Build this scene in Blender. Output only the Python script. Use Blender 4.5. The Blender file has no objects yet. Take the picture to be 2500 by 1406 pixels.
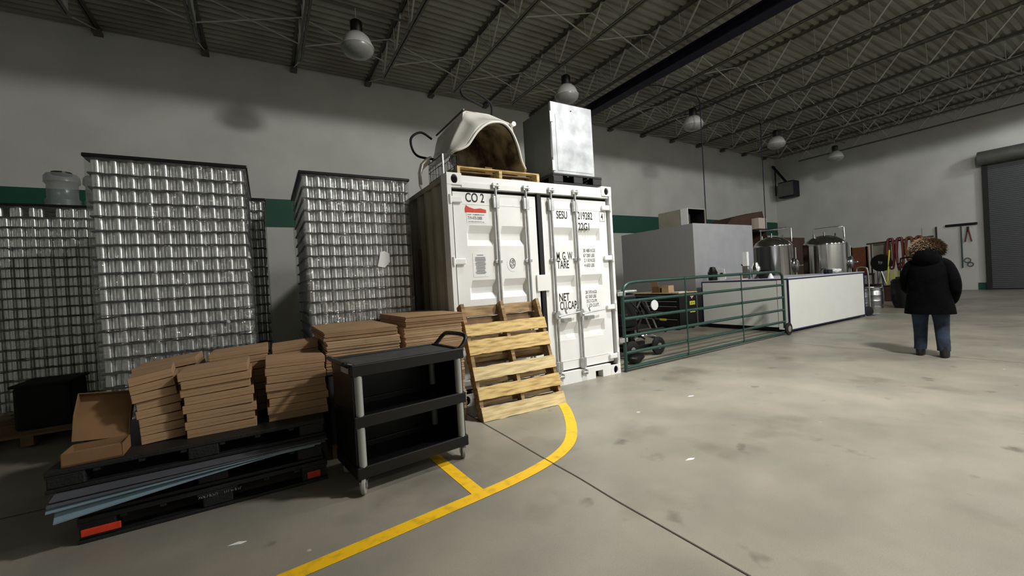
import bpy, bmesh, math, random
from mathutils import Vector, Matrix, Quaternion
random.seed(7)
PI = math.pi
C = bpy.context.scene.collection
sc = bpy.context.scene

# ---------------------------------------------------------------- camera
YAW, PITCH, ROLL, CAMH, FPX = 1.0335, -0.0107, -0.0583, 1.3324, 1013.1
def camera():
    f = Vector((math.cos(YAW)*math.cos(PITCH), math.sin(YAW)*math.cos(PITCH), math.sin(PITCH)))
    r0 = f.cross(Vector((0, 0, 1))).normalized(); u0 = r0.cross(f)
    r = math.cos(ROLL)*r0+math.sin(ROLL)*u0; u = -math.sin(ROLL)*r0+math.cos(ROLL)*u0
    cd = bpy.data.cameras.new('camera'); cd.sensor_width = 36; cd.lens = FPX/2500*36; cd.clip_start = .05; cd.clip_end = 200
    o = bpy.data.objects.new('camera', cd); C.objects.link(o)
    m = Matrix((r, u, -f)).transposed().to_4x4(); m.translation = Vector((0, 0, CAMH)); o.matrix_world = m
    sc.camera = o
camera()

# ---------------------------------------------------------------- world, exposure, lamps that are lit, one of them added
w = bpy.data.worlds.new('world'); sc.world = w; w.use_nodes = True
w.node_tree.nodes['Background'].inputs[0].default_value = (.5, .55, .6, 1)
w.node_tree.nodes['Background'].inputs[1].default_value = .02
sc.view_settings.view_transform = 'Standard'; sc.view_settings.look = 'None'
sc.view_settings.exposure = 0.0; sc.view_settings.gamma = 1; sc.view_settings.use_curve_mapping = False
LAMP_Z = 6.62
LIT = [(5.9, -0.4, 2000, 179, .015), (11.6, -1.0, 480, 179, .015), (22.0, 1.0, 260, 179, .015), (3.9, 2.7, 1250, 68, 1.0),  # the narrow beam is an added, unseen lamp brightening container front and floor
       (9.0, -5.2, 520, 179, .015), (13.5, -5.2, 380, 179, .015), (18.0, -4.5, 380, 179, .015)]     # x, y, watts, beam angle, softness of the burning high-bay lamps and the added narrow one
for i, (x, y, p, ang, bl) in enumerate(LIT):
    l = bpy.data.lights.new('bay_light', 'SPOT'); l.energy = p; l.color = (1, .98, .935) if i not in (2, 6) else (.95, .97, 1)
    l.spot_size = math.radians(ang); l.spot_blend = bl; l.shadow_soft_size = .36 if ang > 100 else .15
    o = bpy.data.objects.new('bay_light', l); C.objects.link(o); o.location = (x, y, LAMP_Z-.25)

# ---------------------------------------------------------------- materials
def lin(c):
    if isinstance(c, str):
        c = [int(c[i:i+2], 16)/255 for i in (0, 2, 4)]
    return tuple(((v/12.92) if v <= .04045 else ((v+.055)/1.055)**2.4) for v in c)
def mat(name, col, rough=.6, metal=0, var=0, scale=5, col2=None, bump=0, bscale=40, coat=0, stretch=None, spec=None, emit=0, lo=.35, hi=.65, detail=6):
    m = bpy.data.materials.new(name); m.use_nodes = True; nt = m.node_tree; n = nt.nodes; L = nt.links
    b = n['Principled BSDF']; c1 = lin(col); b.inputs['Base Color'].default_value = (*c1, 1)
    b.inputs['Roughness'].default_value = rough; b.inputs['Metallic'].default_value = metal
    if coat: b.inputs['Coat Weight'].default_value = coat
    if spec is not None: b.inputs['Specular IOR Level'].default_value = spec
    if emit:
        b.inputs['Emission Color'].default_value = (*c1, 1); b.inputs['Emission Strength'].default_value = emit
    tc = None
    if var or col2 or bump:
        tc = n.new('ShaderNodeTexCoord'); mp = n.new('ShaderNodeMapping'); L.new(tc.outputs['Object'], mp.inputs[0])
        if stretch: mp.inputs['Scale'].default_value = stretch
    if var or col2:
        t = n.new('ShaderNodeTexNoise'); t.inputs['Scale'].default_value = scale; t.inputs['Detail'].default_value = detail
        L.new(mp.outputs[0], t.inputs['Vector'])
        r = n.new('ShaderNodeValToRGB'); L.new(t.outputs[0], r.inputs[0])
        c2 = lin(col2) if col2 else tuple(max(0, v*(1-var)) for v in c1)
        r.color_ramp.elements[0].color = (*c2, 1); r.color_ramp.elements[1].color = (*c1, 1)
        r.color_ramp.elements[0].position = lo; r.color_ramp.elements[1].position = hi
        L.new(r.outputs[0], b.inputs['Base Color'])
    if bump:
        t2 = n.new('ShaderNodeTexNoise'); t2.inputs['Scale'].default_value = bscale; L.new(mp.outputs[0], t2.inputs['Vector'])
        bp = n.new('ShaderNodeBump'); bp.inputs['Strength'].default_value = bump; bp.inputs['Distance'].default_value = .02
        L.new(t2.outputs[0], bp.inputs['Height']); L.new(bp.outputs[0], b.inputs['Normal'])
    return m
def brushed(m, an=.85):
    b = m.node_tree.nodes['Principled BSDF']; c = m.node_tree.nodes.new('ShaderNodeCombineXYZ'); c.inputs[2].default_value = 1
    b.inputs['Anisotropic'].default_value = an; m.node_tree.links.new(c.outputs[0], b.inputs['Tangent']); return m
def concrete():
    m = bpy.data.materials.new('polished_concrete'); m.use_nodes = True; nt = m.node_tree; n = nt.nodes; L = nt.links
    b = n['Principled BSDF']; tc = n.new('ShaderNodeTexCoord')
    def noise(s, d, off):
        mp = n.new('ShaderNodeMapping'); mp.inputs['Location'].default_value = (off, off*1.7, 0); L.new(tc.outputs['Object'], mp.inputs[0])
        t = n.new('ShaderNodeTexNoise'); t.inputs['Scale'].default_value = s; t.inputs['Detail'].default_value = d; L.new(mp.outputs[0], t.inputs['Vector']); return t
    def ramp(t, p0, c0, p1, c1):
        r = n.new('ShaderNodeValToRGB'); L.new(t.outputs[0], r.inputs[0]); e = r.color_ramp.elements
        e[0].position = p0; e[0].color = (*c0, 1); e[1].position = p1; e[1].color = (*c1, 1); return r
    def mix(kind, fac, a, bb):
        x = n.new('ShaderNodeMix'); x.data_type = 'RGBA'; x.blend_type = kind; x.inputs[0].default_value = fac
        L.new(a, x.inputs[6]); L.new(bb, x.inputs[7]); return x.outputs[2]
    base = ramp(noise(.7, 8, 3), .3, lin('817e75'), .7, lin('9d998d'))
    warm = ramp(noise(2.1, 6, 11), .4, (.86, .87, .84), .7, (1.05, 1.0, .97))
    c = mix('MULTIPLY', 1, base.outputs[0], warm.outputs[0])
    spots = ramp(noise(3.6, 3, 23), .22, (.42, .42, .40), .345, (1, 1, 1)); c = mix('MULTIPLY', .95, c, spots.outputs[0])
    blot = ramp(noise(1.3, 5, 57), .30, (.66, .65, .63), .44, (1, 1, 1)); c = mix('MULTIPLY', .9, c, blot.outputs[0])
    wht = ramp(noise(6.5, 2, 91), .765, (0, 0, 0), .80, (.30, .30, .28)); c = mix('ADD', 1, c, wht.outputs[0])
    grit = ramp(noise(160, 2, 5), .3, (.9, .9, .9), .7, (1.06, 1.06, 1.06)); c = mix('MULTIPLY', 1, c, grit.outputs[0])
    L.new(c, b.inputs['Base Color'])
    rr = ramp(noise(1.7, 5, 31), .3, (.34,)*3, .7, (.5,)*3); L.new(rr.outputs[0], b.inputs['Roughness'])
    b.inputs['Specular IOR Level'].default_value = .55
    bp = n.new('ShaderNodeBump'); bp.inputs['Strength'].default_value = .08; bp.inputs['Distance'].default_value = .01
    L.new(noise(30, 5, 2).outputs[0], bp.inputs['Height']); L.new(bp.outputs[0], b.inputs['Normal'])
    return m
def film():
    m = bpy.data.materials.new('stretch_film'); m.use_nodes = True; nt = m.node_tree; n = nt.nodes; L = nt.links
    n.remove(n['Principled BSDF']); out = n['Material Output']
    tr = n.new('ShaderNodeBsdfTransparent'); tr.inputs[0].default_value = (.93, .94, .94, 1)
    gl = n.new('ShaderNodeBsdfGlossy'); gl.inputs['Roughness'].default_value = .10; gl.inputs[0].default_value = (1, 1, 1, 1)
    tc = n.new('ShaderNodeTexCoord'); mp = n.new('ShaderNodeMapping'); mp.inputs['Rotation'].default_value = (.3, .5, .2); mp.inputs['Scale'].default_value = (3, 3, 9)
    L.new(tc.outputs['Object'], mp.inputs[0]); t = n.new('ShaderNodeTexNoise'); t.inputs['Scale'].default_value = 2.2; t.inputs['Detail'].default_value = 4
    L.new(mp.outputs[0], t.inputs['Vector']); bp = n.new('ShaderNodeBump'); bp.inputs['Strength'].default_value = 1.0; bp.inputs['Distance'].default_value = .09
    L.new(t.outputs[0], bp.inputs['Height']); L.new(bp.outputs[0], gl.inputs['Normal'])
    t2 = n.new('ShaderNodeTexNoise'); t2.inputs['Scale'].default_value = 2.5; L.new(tc.outputs['Object'], t2.inputs['Vector'])
    mr = n.new('ShaderNodeMapRange'); mr.inputs[1].default_value = .35; mr.inputs[2].default_value = .75; mr.inputs[3].default_value = .05; mr.inputs[4].default_value = .26
    L.new(t2.outputs[0], mr.inputs[0]); mx = n.new('ShaderNodeMixShader'); L.new(mr.outputs[0], mx.inputs[0])
    df = n.new('ShaderNodeBsdfDiffuse'); df.inputs[0].default_value = (.9, .92, .93, 1); m2 = n.new('ShaderNodeMixShader'); m2.inputs[0].default_value = .035
    L.new(tr.outputs[0], m2.inputs[1]); L.new(df.outputs[0], m2.inputs[2])
    L.new(m2.outputs[0], mx.inputs[1]); L.new(gl.outputs[0], mx.inputs[2]); L.new(mx.outputs[0], out.inputs[0])
    return m
def clear_plastic():
    m = bpy.data.materials.new('cloudy_plastic'); m.use_nodes = True; nt = m.node_tree; n = nt.nodes; L = nt.links
    b = n['Principled BSDF']; b.inputs['Base Color'].default_value = (.25, .27, .27, 1); b.inputs['Roughness'].default_value = .25
    b.inputs['Alpha'].default_value = .55
    return m
def block_wall():
    m = mat('painted_block_wall', 'cccdc8', .75, var=.12, scale=.9, bump=.15, bscale=60)
    return m
M = {}
M['floor'] = concrete()
M['wall'] = block_wall()
M['deck'] = mat('painted_roof_deck', '9c9c90', .55, var=.25, scale=.8, col2='7d7a6d')
M['joist'] = mat('grey_joist_paint', '5f5f57', .55, var=.3, scale=3)
M['web'] = mat('light_joist_rods', 'b4b4ad', .5)
M['navy'] = mat('navy_beam_paint', '17172a', .6, spec=.3)
M['green'] = mat('green_band_paint', '0f5140', .6, var=.15, scale=2)
M['yellow'] = mat('yellow_floor_paint', 'f2bf14', .55, var=.25, scale=14, col2='c79c20', lo=.25, hi=.5)
M['joint'] = mat('dark_joint', '4a443c', .9)
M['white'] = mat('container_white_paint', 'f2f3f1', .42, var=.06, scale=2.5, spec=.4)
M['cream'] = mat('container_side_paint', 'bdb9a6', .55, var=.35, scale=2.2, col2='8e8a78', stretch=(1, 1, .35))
M['gasket'] = mat('black_gasket', '0b0b0c', .7)
M['galv'] = mat('galvanised_steel', 'c4c6c6', .38, .75, var=.25, scale=14)
M['steel'] = brushed(mat('stainless_steel', 'd4d4d4', .13, 1, var=.08, scale=4), .85)
M['steel_brushed'] = mat('brushed_steel', 'bcbec0', .3, .95, var=.2, scale=12)
M['can'] = brushed(mat('can_aluminium', 'f4f5f5', .24, .9, var=.05, scale=20), .92)
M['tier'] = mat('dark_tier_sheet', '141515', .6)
M['film'] = film()
M['blk'] = mat('black_plastic', '0d0e10', .42, var=.3, scale=9, spec=.4)
M['blk_rough'] = mat('rough_black_plastic', '111214', .6, var=.4, scale=16, bump=.2, bscale=80)
M['tray'] = mat('scuffed_grey_tray', '3e4245', .5, var=.35, scale=14, bump=.12, bscale=90)
M['alu'] = mat('grey_upright', 'a9aca9', .45, .25, var=.12, scale=10)
M['rubber'] = mat('grey_rubber', '8b8a85', .7)
M['blkrub'] = mat('black_rubber', '0d0d0e', .75)
M['card'] = mat('brown_cardboard', 'a98a6a', .85, var=.14, scale=5, spec=.15)
M['card2'] = mat('tan_cardboard', 'c4a684', .85, var=.16, scale=7, spec=.15)
M['card3'] = mat('dark_cardboard', '85674a', .88, var=.2, scale=6, spec=.12)
M['wood'] = mat('pine_board', 'd8bb7c', .75, col2='92723f', scale=4.2, stretch=(1.2, 5, 9), bump=.15, bscale=30, lo=.28, hi=.56)
M['wood_pale'] = mat('pale_pine_board', 'dfcb98', .75, col2='a1865a', scale=4, stretch=(1, 6, 9), bump=.15, bscale=30, lo=.25, hi=.6)
M['wood_dark'] = mat('aged_board', 'a98f66', .8, col2='775d3b', scale=4, stretch=(1, 5, 8))
M['wood_old'] = mat('old_pallet_board', '81664a', .85, var=.35, scale=6)
M['sheet_grey'] = mat('grey_foam_sheet', '4f5157', .7, var=.15, scale=6)
M['sheet_dark'] = mat('dark_grey_bin', '2c2f2e', .6, var=.2, scale=5)
M['sheet_blue'] = mat('pale_blue_sheet', '758b98', .6, var=.12, scale=3)
M['red'] = mat('red_plastic', 'd23a1c', .5, var=.2, scale=30)
M['shell'] = mat('white_body_paint', 'eceae2', .25, var=.06, scale=6, coat=.3)
M['rusty'] = mat('dirty_underside', 'b3a68c', .9, col2='4d3b2a', scale=4, lo=.35, hi=.6)
M['box_metal'] = mat('scuffed_aluminium', 'bfc3c7', .5, .25, col2='9a9da2', scale=5)
M['box_side'] = mat('dull_grey_metal', '60625e', .55, .3, var=.2, scale=4)
M['gate'] = mat('green_gate_paint', '1a4038', .38, var=.2, scale=8, spec=.6)
M['panel'] = mat('white_melamine', 'e6e8e4', .5, var=.03, scale=3)
M['blue'] = mat('dark_blue_trim', '141a4a', .45)
M['cool_side'] = mat('grey_cooler_panel', '9b9c9f', .55, var=.08, scale=40, detail=2)
M['cool_front'] = mat('galvanised_cooler_panel', 'b4b6ba', .42, .35, var=.1, scale=3)
M['beige'] = mat('beige_metal', 'a19d8d', .55, var=.12, scale=4)
M['brown'] = mat('brown_board', '523a2d', .7, var=.3, scale=2.5)
M['brown2'] = mat('dark_brown_board', '40271f', .75, var=.3, scale=3)
M['orange'] = mat('orange_brown_cloth', '7d4a2c', .85, var=.35, scale=9)
M['maroon'] = mat('red_hose', '6e2a2a', .5, var=.25, scale=9)
M['ylabel'] = mat('yellow_label', 'e3d83a', .5)
M['wlabel'] = mat('white_label', 'eef0f0', .5)
M['ink'] = mat('black_ink', '141414', .7)
M['greyink'] = mat('grey_ink', '6a6a6a', .8)
M['lens'] = mat('grey_lamp_glass', '868883', .3, var=.12, scale=9, spec=.6)
M['lens_top'] = mat('white_lamp_reflector', 'b0b1ab', .4)
M['lens_lit'] = mat('glowing_lamp_glass', 'fff6e4', .3, emit=6)
M['coat'] = mat('black_coat_cloth', '060608', .9, var=.4, scale=10, bump=.9, bscale=7, spec=.08)
M['jean'] = mat('blue_denim', '293850', .85, var=.4, scale=7, col2='161d2e')
M['boot'] = mat('black_boot', '111114', .6)
M['skin'] = mat('skin', 'c79a80', .6)
M['fur'] = mat('brown_fur', '8d775e', .9, col2='4e3d2d', scale=22, lo=.3, hi=.7)
M['hair'] = mat('brown_hair', '5a4433', .8, var=.4, scale=30)
M['door'] = mat('grey_roller_slats', '595b5e', .5, .2, var=.1, scale=20)
M['frame'] = mat('dark_door_track', '17181a', .6)
M['darkwall'] = mat('charcoal_fabric', '0c0c0e', .9)

# ---------------------------------------------------------------- mesh helpers
class MB:
    def __init__(s): s.b = bmesh.new()
    def face(s, vs): 
        try: return s.b.faces.new(vs)
        except ValueError: return None
    def box(s, c, d, rot=None, bev=0):
        mt = Matrix.Translation(c)
        if rot is not None: mt = mt @ (rot if isinstance(rot, Matrix) else Matrix.Rotation(rot, 4, 'Z'))
        mt = mt @ Matrix.Diagonal((d[0], d[1], d[2], 1))
        r = bmesh.ops.create_cube(s.b, size=1, matrix=mt)
        if bev:
            es = list({e for v in r['verts'] for e in v.link_edges})
            bmesh.ops.bevel(s.b, geom=es, offset=bev, segments=2, affect='EDGES', profile=.5)
        return s
    def bb(s, x0, x1, y0, y1, z0, z1, bev=0):
        return s.box(((x0+x1)/2, (y0+y1)/2, (z0+z1)/2), (abs(x1-x0), abs(y1-y0), abs(z1-z0)), bev=bev)
    def ring(s, c, ax, r, seg, ry=None):
        ax = Vector(ax).normalized(); t = Vector((0, 0, 1)) if abs(ax.z) < .9 else Vector((1, 0, 0))
        u = ax.cross(t).normalized(); v = ax.cross(u)
        return [s.b.verts.new(Vector(c)+u*(r*math.cos(2*PI*i/seg))+v*((ry or r)*math.sin(2*PI*i/seg))) for i in range(seg)]
    def bridge(s, a, b):
        n = len(a)
        for i in range(n): s.face((a[i], a[(i+1) % n], b[(i+1) % n], b[i]))
    def cyl(s, p0, p1, r, seg=12, r1=None, caps=True):
        p0 = Vector(p0); p1 = Vector(p1); ax = p1-p0
        a = s.ring(p0, ax, r, seg); b = s.ring(p1, ax, r if r1 is None else r1, seg); s.bridge(a, b)
        if caps: s.face(a[::-1]); s.face(b)
        return s
    def tube(s, pts, r, seg=8, closed=False):
        pts = [Vector(p) for p in pts]; n = len(pts); rings = []; prev = None
        for i, p in enumerate(pts):
            if closed: d = pts[(i+1) % n]-pts[i-1]
            else: d = pts[min(i+1, n-1)]-pts[max(i-1, 0)]
            d.normalize()
            if prev is None:
                t = Vector((0, 0, 1)) if abs(d.z) < .9 else Vector((1, 0, 0)); u = d.cross(t).normalized()
            else:
                u = (prev-d*prev.dot(d)); 
                u = u.normalized() if u.length > 1e-6 else d.orthogonal().normalized()
            prev = u; v = d.cross(u); rr = r[i] if isinstance(r, (list, tuple)) else r
            rings.append([s.b.verts.new(p+u*(rr*math.cos(2*PI*k/seg))+v*(rr*math.sin(2*PI*k/seg))) for k in range(seg)])
        for i in range(n-1): s.bridge(rings[i], rings[i+1])
        if closed: s.bridge(rings[-1], rings[0])
        else: s.face(rings[0][::-1]); s.face(rings[-1])
        return s
    def lathe(s, prof, c=(0, 0, 0), seg=24, axis='Z', caps=True):
        c = Vector(c); rings = []
        ax = {'Z': Vector((0, 0, 1)), 'X': Vector((1, 0, 0)), 'Y': Vector((0, 1, 0))}[axis]
        for (r, z) in prof: rings.append(s.ring(c+ax*z, ax, max(r, 1e-4), seg))
        for i in range(len(rings)-1): s.bridge(rings[i], rings[i+1])
        if caps: s.face(rings[0][::-1]); s.face(rings[-1])
        return s
    def prism(s, poly, a0, a1, plane='XZ'):   # polygon in a plane, extruded along the third axis
        def P(p, a):
            return {'XZ': (p[0], a, p[1]), 'XY': (p[0], p[1], a), 'YZ': (a, p[0], p[1])}[plane]
        A = [s.b.verts.new(P(p, a0)) for p in poly]; B = [s.b.verts.new(P(p, a1)) for p in poly]
        s.bridge(A, B); s.face(A[::-1]); s.face(B); return s
    def loft(s, rings, caps=True):
        R = [[s.b.verts.new(p) for p in r] for r in rings]
        for i in range(len(R)-1): s.bridge(R[i], R[i+1])
        if caps: s.face(R[0][::-1]); s.face(R[-1])
        return s
    def grid(s, f, nu, nv):
        V = [[s.b.verts.new(f(i, j)) for j in range(nv)] for i in range(nu)]
        for i in range(nu-1):
            for j in range(nv-1): s.face((V[i][j], V[i+1][j], V[i+1][j+1], V[i][j+1]))
        return s
    def xf(s, m): bmesh.ops.transform(s.b, matrix=m, verts=s.b.verts); return s
    def jitter(s, a, seed=0):
        rd = random.Random(seed)
        for v in s.b.verts: v.co += Vector((rd.uniform(-a, a), rd.uniform(-a, a), rd.uniform(-a, a)))
        return s
    def mesh(s, name, m, smooth=False):
        bmesh.ops.recalc_face_normals(s.b, faces=s.b.faces)
        me = bpy.data.meshes.new(name); s.b.to_mesh(me); s.b.free(); me.materials.append(m)
        if smooth:
            me.polygons.foreach_set('use_smooth', [True]*len(me.polygons))
            try: me.set_sharp_from_angle(angle=math.radians(40))
            except Exception: pass
        return me
    def build(s, name, m, parent=None, smooth=False, world=False, sub=0, bev=0):
        if world and parent is not None:
            off = Vector((0, 0, 0)); p = parent
            while p: off += p.location; p = p.parent
            for v in s.b.verts: v.co -= off
        o = bpy.data.objects.new(name, s.mesh(name, m, smooth)); C.objects.link(o); o.parent = parent
        if bev:
            md = o.modifiers.new('bevel', 'BEVEL'); md.width = bev; md.segments = 2; md.limit_method = 'ANGLE'
        if sub:
            md = o.modifiers.new('sub', 'SUBSURF'); md.levels = sub; md.render_levels = sub
        return o
def thing(name, label, cat, loc=(0, 0, 0), rz=0, group=None):
    o = bpy.data.objects.new(name, None); C.objects.link(o); o.empty_display_size = .1
    o.location = loc; o.rotation_euler = (0, 0, rz); o['label'] = label; o['category'] = cat
    if group: o['group'] = group
    return o
def tag(o, label, cat, group=None):
    o['label'] = label; o['category'] = cat
    if group: o['group'] = group
    return o
def struct(o): o['kind'] = 'structure'; return o
def dup(root, loc=None, rz=None, label=None, group=None):
    r = root.copy(); C.objects.link(r)
    if loc is not None: r.location = loc
    if rz is not None: r.rotation_euler = (0, 0, rz)
    if label: r['label'] = label
    if group: r['group'] = group
    for ch in list(root.children):
        c = ch.copy(); C.objects.link(c); c.parent = r
        for g in list(ch.children):
            d = g.copy(); C.objects.link(d); d.parent = c
    return r
def text(name, body, m, parent, loc, size, sx=1, normal='-Y', rot=0, extr=.0008, align='LEFT', bold=0):
    cu = bpy.data.curves.new('t', 'FONT'); cu.body = body; cu.size = size; cu.extrude = extr; cu.align_x = align; cu.offset = bold
    to = bpy.data.objects.new('t', cu); C.objects.link(to)
    dg = bpy.context.evaluated_depsgraph_get(); me = bpy.data.meshes.new_from_object(to.evaluated_get(dg))
    bpy.data.objects.remove(to); 
    R = {'-Y': Matrix.Rotation(PI/2, 4, 'X'), '-X': Matrix.Rotation(-PI/2, 4, 'Z') @ Matrix.Rotation(PI/2, 4, 'X')}[normal]
    me.transform(R @ Matrix.Rotation(rot, 4, 'Z') @ Matrix.Diagonal((sx, 1, 1, 1))); me.materials.clear(); me.materials.append(m)
    o = bpy.data.objects.new(name, me); C.objects.link(o); o.parent = parent
    off = Vector((0, 0, 0)); p = parent
    while p: off += p.location; p = p.parent
    o.location = Vector(loc)-off
    return o
def scribble(name, m, parent, loc, w, h, n, seed, gap=None, th=.0012):
    # a run of blurred, unreadable letter strokes facing -Y
    rd = random.Random(seed); b = MB(); x = 0; st = w/n
    for i in range(n):
        if gap and gap[0] <= i < gap[1]: continue
        hh = h*rd.uniform(.6, 1); b.bb(i*st, i*st+st*.35, -th, 0, 0, hh)
        if rd.random() < .7: b.bb(i*st, i*st+st*.85, -th, 0, hh*rd.choice((0, .45, .8)), hh*rd.choice((0, .45, .8))+h*.18)
    o = b.build(name, m, parent); off = Vector((0, 0, 0)); p = parent
    while p: off += p.location; p = p.parent
    o.location = Vector(loc)-off; return o
def catmull(P, n=8):
    P = [Vector(p) for p in P]; out = []
    for i in range(len(P)-1):
        a = P[max(i-1, 0)]; b = P[i]; c = P[i+1]; d = P[min(i+2, len(P)-1)]
        for k in range(n):
            t = k/n; out.append(.5*((2*b)+(c-a)*t+(2*a-5*b+4*c-d)*t*t+(3*b-a-3*c+d)*t**3))
    out.append(P[-1]); return out

# ================================================================ THE ROOM
X0, X1, Y0, Y1, ZC = -8.0, 24.57, -7.0, 12.16, 7.3
floor = struct(MB().bb(X0-.2, X1+.2, Y0-.2, Y1+.2, -.2, 0).build('floor', M['floor']))
wl = struct(MB().bb(X0-.2, X1+.2, Y1, Y1+.25, 0, ZC+.2).build('wall_long', M['wall']))
wb = struct(MB().bb(X1, X1+.25, Y0-.2, Y1+.25, 0, ZC+.2).build('wall_back', M['wall']))
struct(MB().bb(X0-.2, X0, Y0-.2, Y1+.2, 0, ZC+.2).build('wall_left', M['wall']))
struct(MB().bb(X0-.2, X1+.2, Y0-.25, Y0, 0, ZC+.2).build('wall_front', M['wall']))
b = MB(); prof = []; y = Y0; p = .2
while y < Y1:
    prof += [(y, ZC), (y+.08, ZC), (y+.10, ZC+.06), (y+.18, ZC+.06)]; y += p
def deckf(i, j): return Vector(((X0, X1)[j], min(prof[i][0], Y1), prof[i][1]))
struct(b.grid(deckf, len(prof), 2).build('ceiling', M['deck']))
struct(MB().bb(X0-.2, X1+.2, Y0-.2, Y1+.2, ZC+.1, ZC+.2).build('ceiling_roof', M['deck']))
struct(MB().bb(X0, X1-.002, Y1-.006, Y1-.0005, 3.12, 3.84).build('trim_1', M['green']))['label'] = 'green painted band'
# floor paint and joints
yl = [(-3.2, 1.93), (-1.2, 2.14), (.03, 2.27), (.6, 2.335), (1.12, 2.40), (1.36, 2.435), (1.62, 2.495), (1.878, 2.589), (2.114, 2.748), (2.337, 3.008), (2.50, 3.25), (2.63, 3.47), (2.70, 3.62)]
def ribbon(pts, wd, z=.0025):
    P = catmull([(x, y, z) for x, y in pts], 6); b = MB(); L, R = [], []
    for i, q in enumerate(P):
        d = (P[min(i+1, len(P)-1)]-P[max(i-1, 0)]).normalized(); n = Vector((-d.y, d.x, 0))
        L.append(b.b.verts.new(q+n*wd/2)); R.append(b.b.verts.new(q-n*wd/2))
    for i in range(len(P)-1): b.face((R[i], R[i+1], L[i+1], L[i]))
    return b
o = ribbon(yl, .098).build('painted_line', M['yellow'], floor); o['label'] = 'yellow painted line curving to the leaning pallet'
b = ribbon([(1.11, 2.44), (1.10, 2.7), (1.09, 2.98), (1.08, 3.3)], .09, .0022)
b.build('painted_line', M['yellow'], floor)
b = MB(); rd = random.Random(3); pts = [(1.74+rd.uniform(-.006, .006), Y) for Y in [-6.9+.35*i for i in range(54)]]
ribbon(pts, .009, .0035).build('floor_joint', M['joint'], floor)
ribbon([(-7.9+.6*i, 4.05+rd.uniform(-.01, .01)) for i in range(14)], .012, .002).build('floor_joint', M['joint'], floor)
ribbon([(7.9+rd.uniform(-.006, .006), -6.9+.5*i) for i in range(38)], .007, .002).build('floor_joint', M['joint'], floor)

# ---------------------------------------------------------------- roof joists, bridging, beam
JX = [-6.49+1.865*k for k in range(17)]
def joist_proto(x):
    r = thing('roof_joist', 'grey open-web steel joist spanning under the ribbed roof deck', 'roof joist', (x, 0, ZC), 0, 'open-web joists under the roof deck')
    b = MB()
    for s in (-1, 1):
        b.bb(s*.012, s*.062, Y0+.05, Y1-.04, -.012, 0); b.bb(s*.012, s*.018, Y0+.05, Y1-.04, -.055, -.012)
    b.bb(-.075, .075, Y1-.22, Y1-.005, -.13, -.055)
    b.build('top_chord', M['joist'], r)
    b = MB(); zb = -.70
    for s in (-1, 1):
        b.bb(s*.012, s*.055, Y0+1.3, Y1-1.75, zb, zb+.01); b.bb(s*.012, s*.018, Y0+1.3, Y1-1.75, zb+.01, zb+.05)
    b.build('bottom_chord', M['joist'], r)
    b = MB(); ye = Y1-1.75; up = True; yy = ye; k = 0
    b.cyl((0, Y1-.15, -.05), (0, ye, zb+.03), .013, 6)
    while yy > Y0+1.4:
        b.cyl((0, yy, zb+.03), (0, yy-.55, -.03), .022, 6); b.cyl((0, yy-.55, -.03), (0, yy-1.1, zb+.03), .022, 6); 
        if k % 1 == 0: b.cyl((0, yy, zb+.03), (0, yy+.02, -.03), .009, 6)
        yy -= 1.1; k += 1
    b.build('web', M['web'], r, smooth=True)
    return r
j0 = joist_proto(JX[0])
for x in JX[1:]: dup(j0, (x, 0, ZC))
g = None
for y in (9.75, 6.9):
    b = MB()
    for i in range(len(JX)-1):
        a, c = JX[i], JX[i+1]
        b.cyl((a, y, -.05), (c, y, -.66), .014, 6); b.cyl((a, y+.03, -.66), (c, y+.03, -.05), .014, 6)
    if g is None:
        g = b.build('joist_bridging', M['web'], smooth=True); g.location = (0, 0, ZC); tag(g, 'row of crossed steel rods bracing the roof joists', 'roof bracing', 'cross bracing between the joists')
    else:
        q = b.build('joist_bridging', M['web'], smooth=True); q.location = (0, 0, ZC); tag(q, 'row of crossed steel rods bracing the roof joists', 'roof bracing', 'cross bracing between the joists')
bm = thing('steel_beam', 'long dark navy beam hung below the roof joists', 'beam', (8.85, 0, 6.35))
b = MB(); b.bb(-.16, .16, -6.9, 9.7, 0, .03); b.bb(-.16, .16, -6.9, 9.7, .23, .25); b.bb(-.012, .012, -6.9, 9.7, .03, .23); b.build('flange_beam', M['navy'], bm)
b = MB()
for y in range(-6, 10, 3): b.cyl((0, y+.2, .25), (0, y+.2, .95), .012, 6)
b.build('hanger_rod', M['web'], bm)
# ---------------------------------------------------------------- bay lamps
def bay_lamp(loc, label, lit=False, group=None):
    r = thing('bay_lamp', label, 'ceiling lamp', loc, 0, group)
    MB().lathe([(.095, .26), (.11, .28), (.11, .47), (.08, .5)] if loc[2] < 6.3 else [(.095, .2), (.11, .22), (.11, .3), (.08, .32)], seg=20).build('ballast_housing', M['blk'], r, smooth=True)
    MB().lathe([(.10, .27), (.16, .235), (.23, .16), (.27, .06), (.285, 0), (.30, 0), (.30, -.02), (.285, -.02)], seg=32, caps=False).build('reflector', M['lens_top'], r, smooth=True)
    MB().lathe([(.292, -.02), (.285, -.06), (.24, -.12), (.15, -.16), (.05, -.175)], seg=32).build('glass_lens', M['lens_lit'] if lit else M['lens'], r, smooth=True)
    MB().cyl((0, 0, .5), (0, 0, 6.66-loc[2]), .01, 6).build('hanging_rod', M['web'], r)
    MB().bb(-1.0, 1.0, -.02, .02, 6.652-loc[2], 6.68-loc[2]).build('mounting_bar', M['joist'], r)
    return r
names = ['unlit bay lamp nearest the camera, above the left stacks of cans', 'unlit bay lamp directly above the container and its metal cabinet', 'unlit bay lamp between the beam and the thin drop conduit', 'unlit bay lamp near the back corner beside the second conduit', 'small unlit bay lamp farthest away by the back wall']
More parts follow.
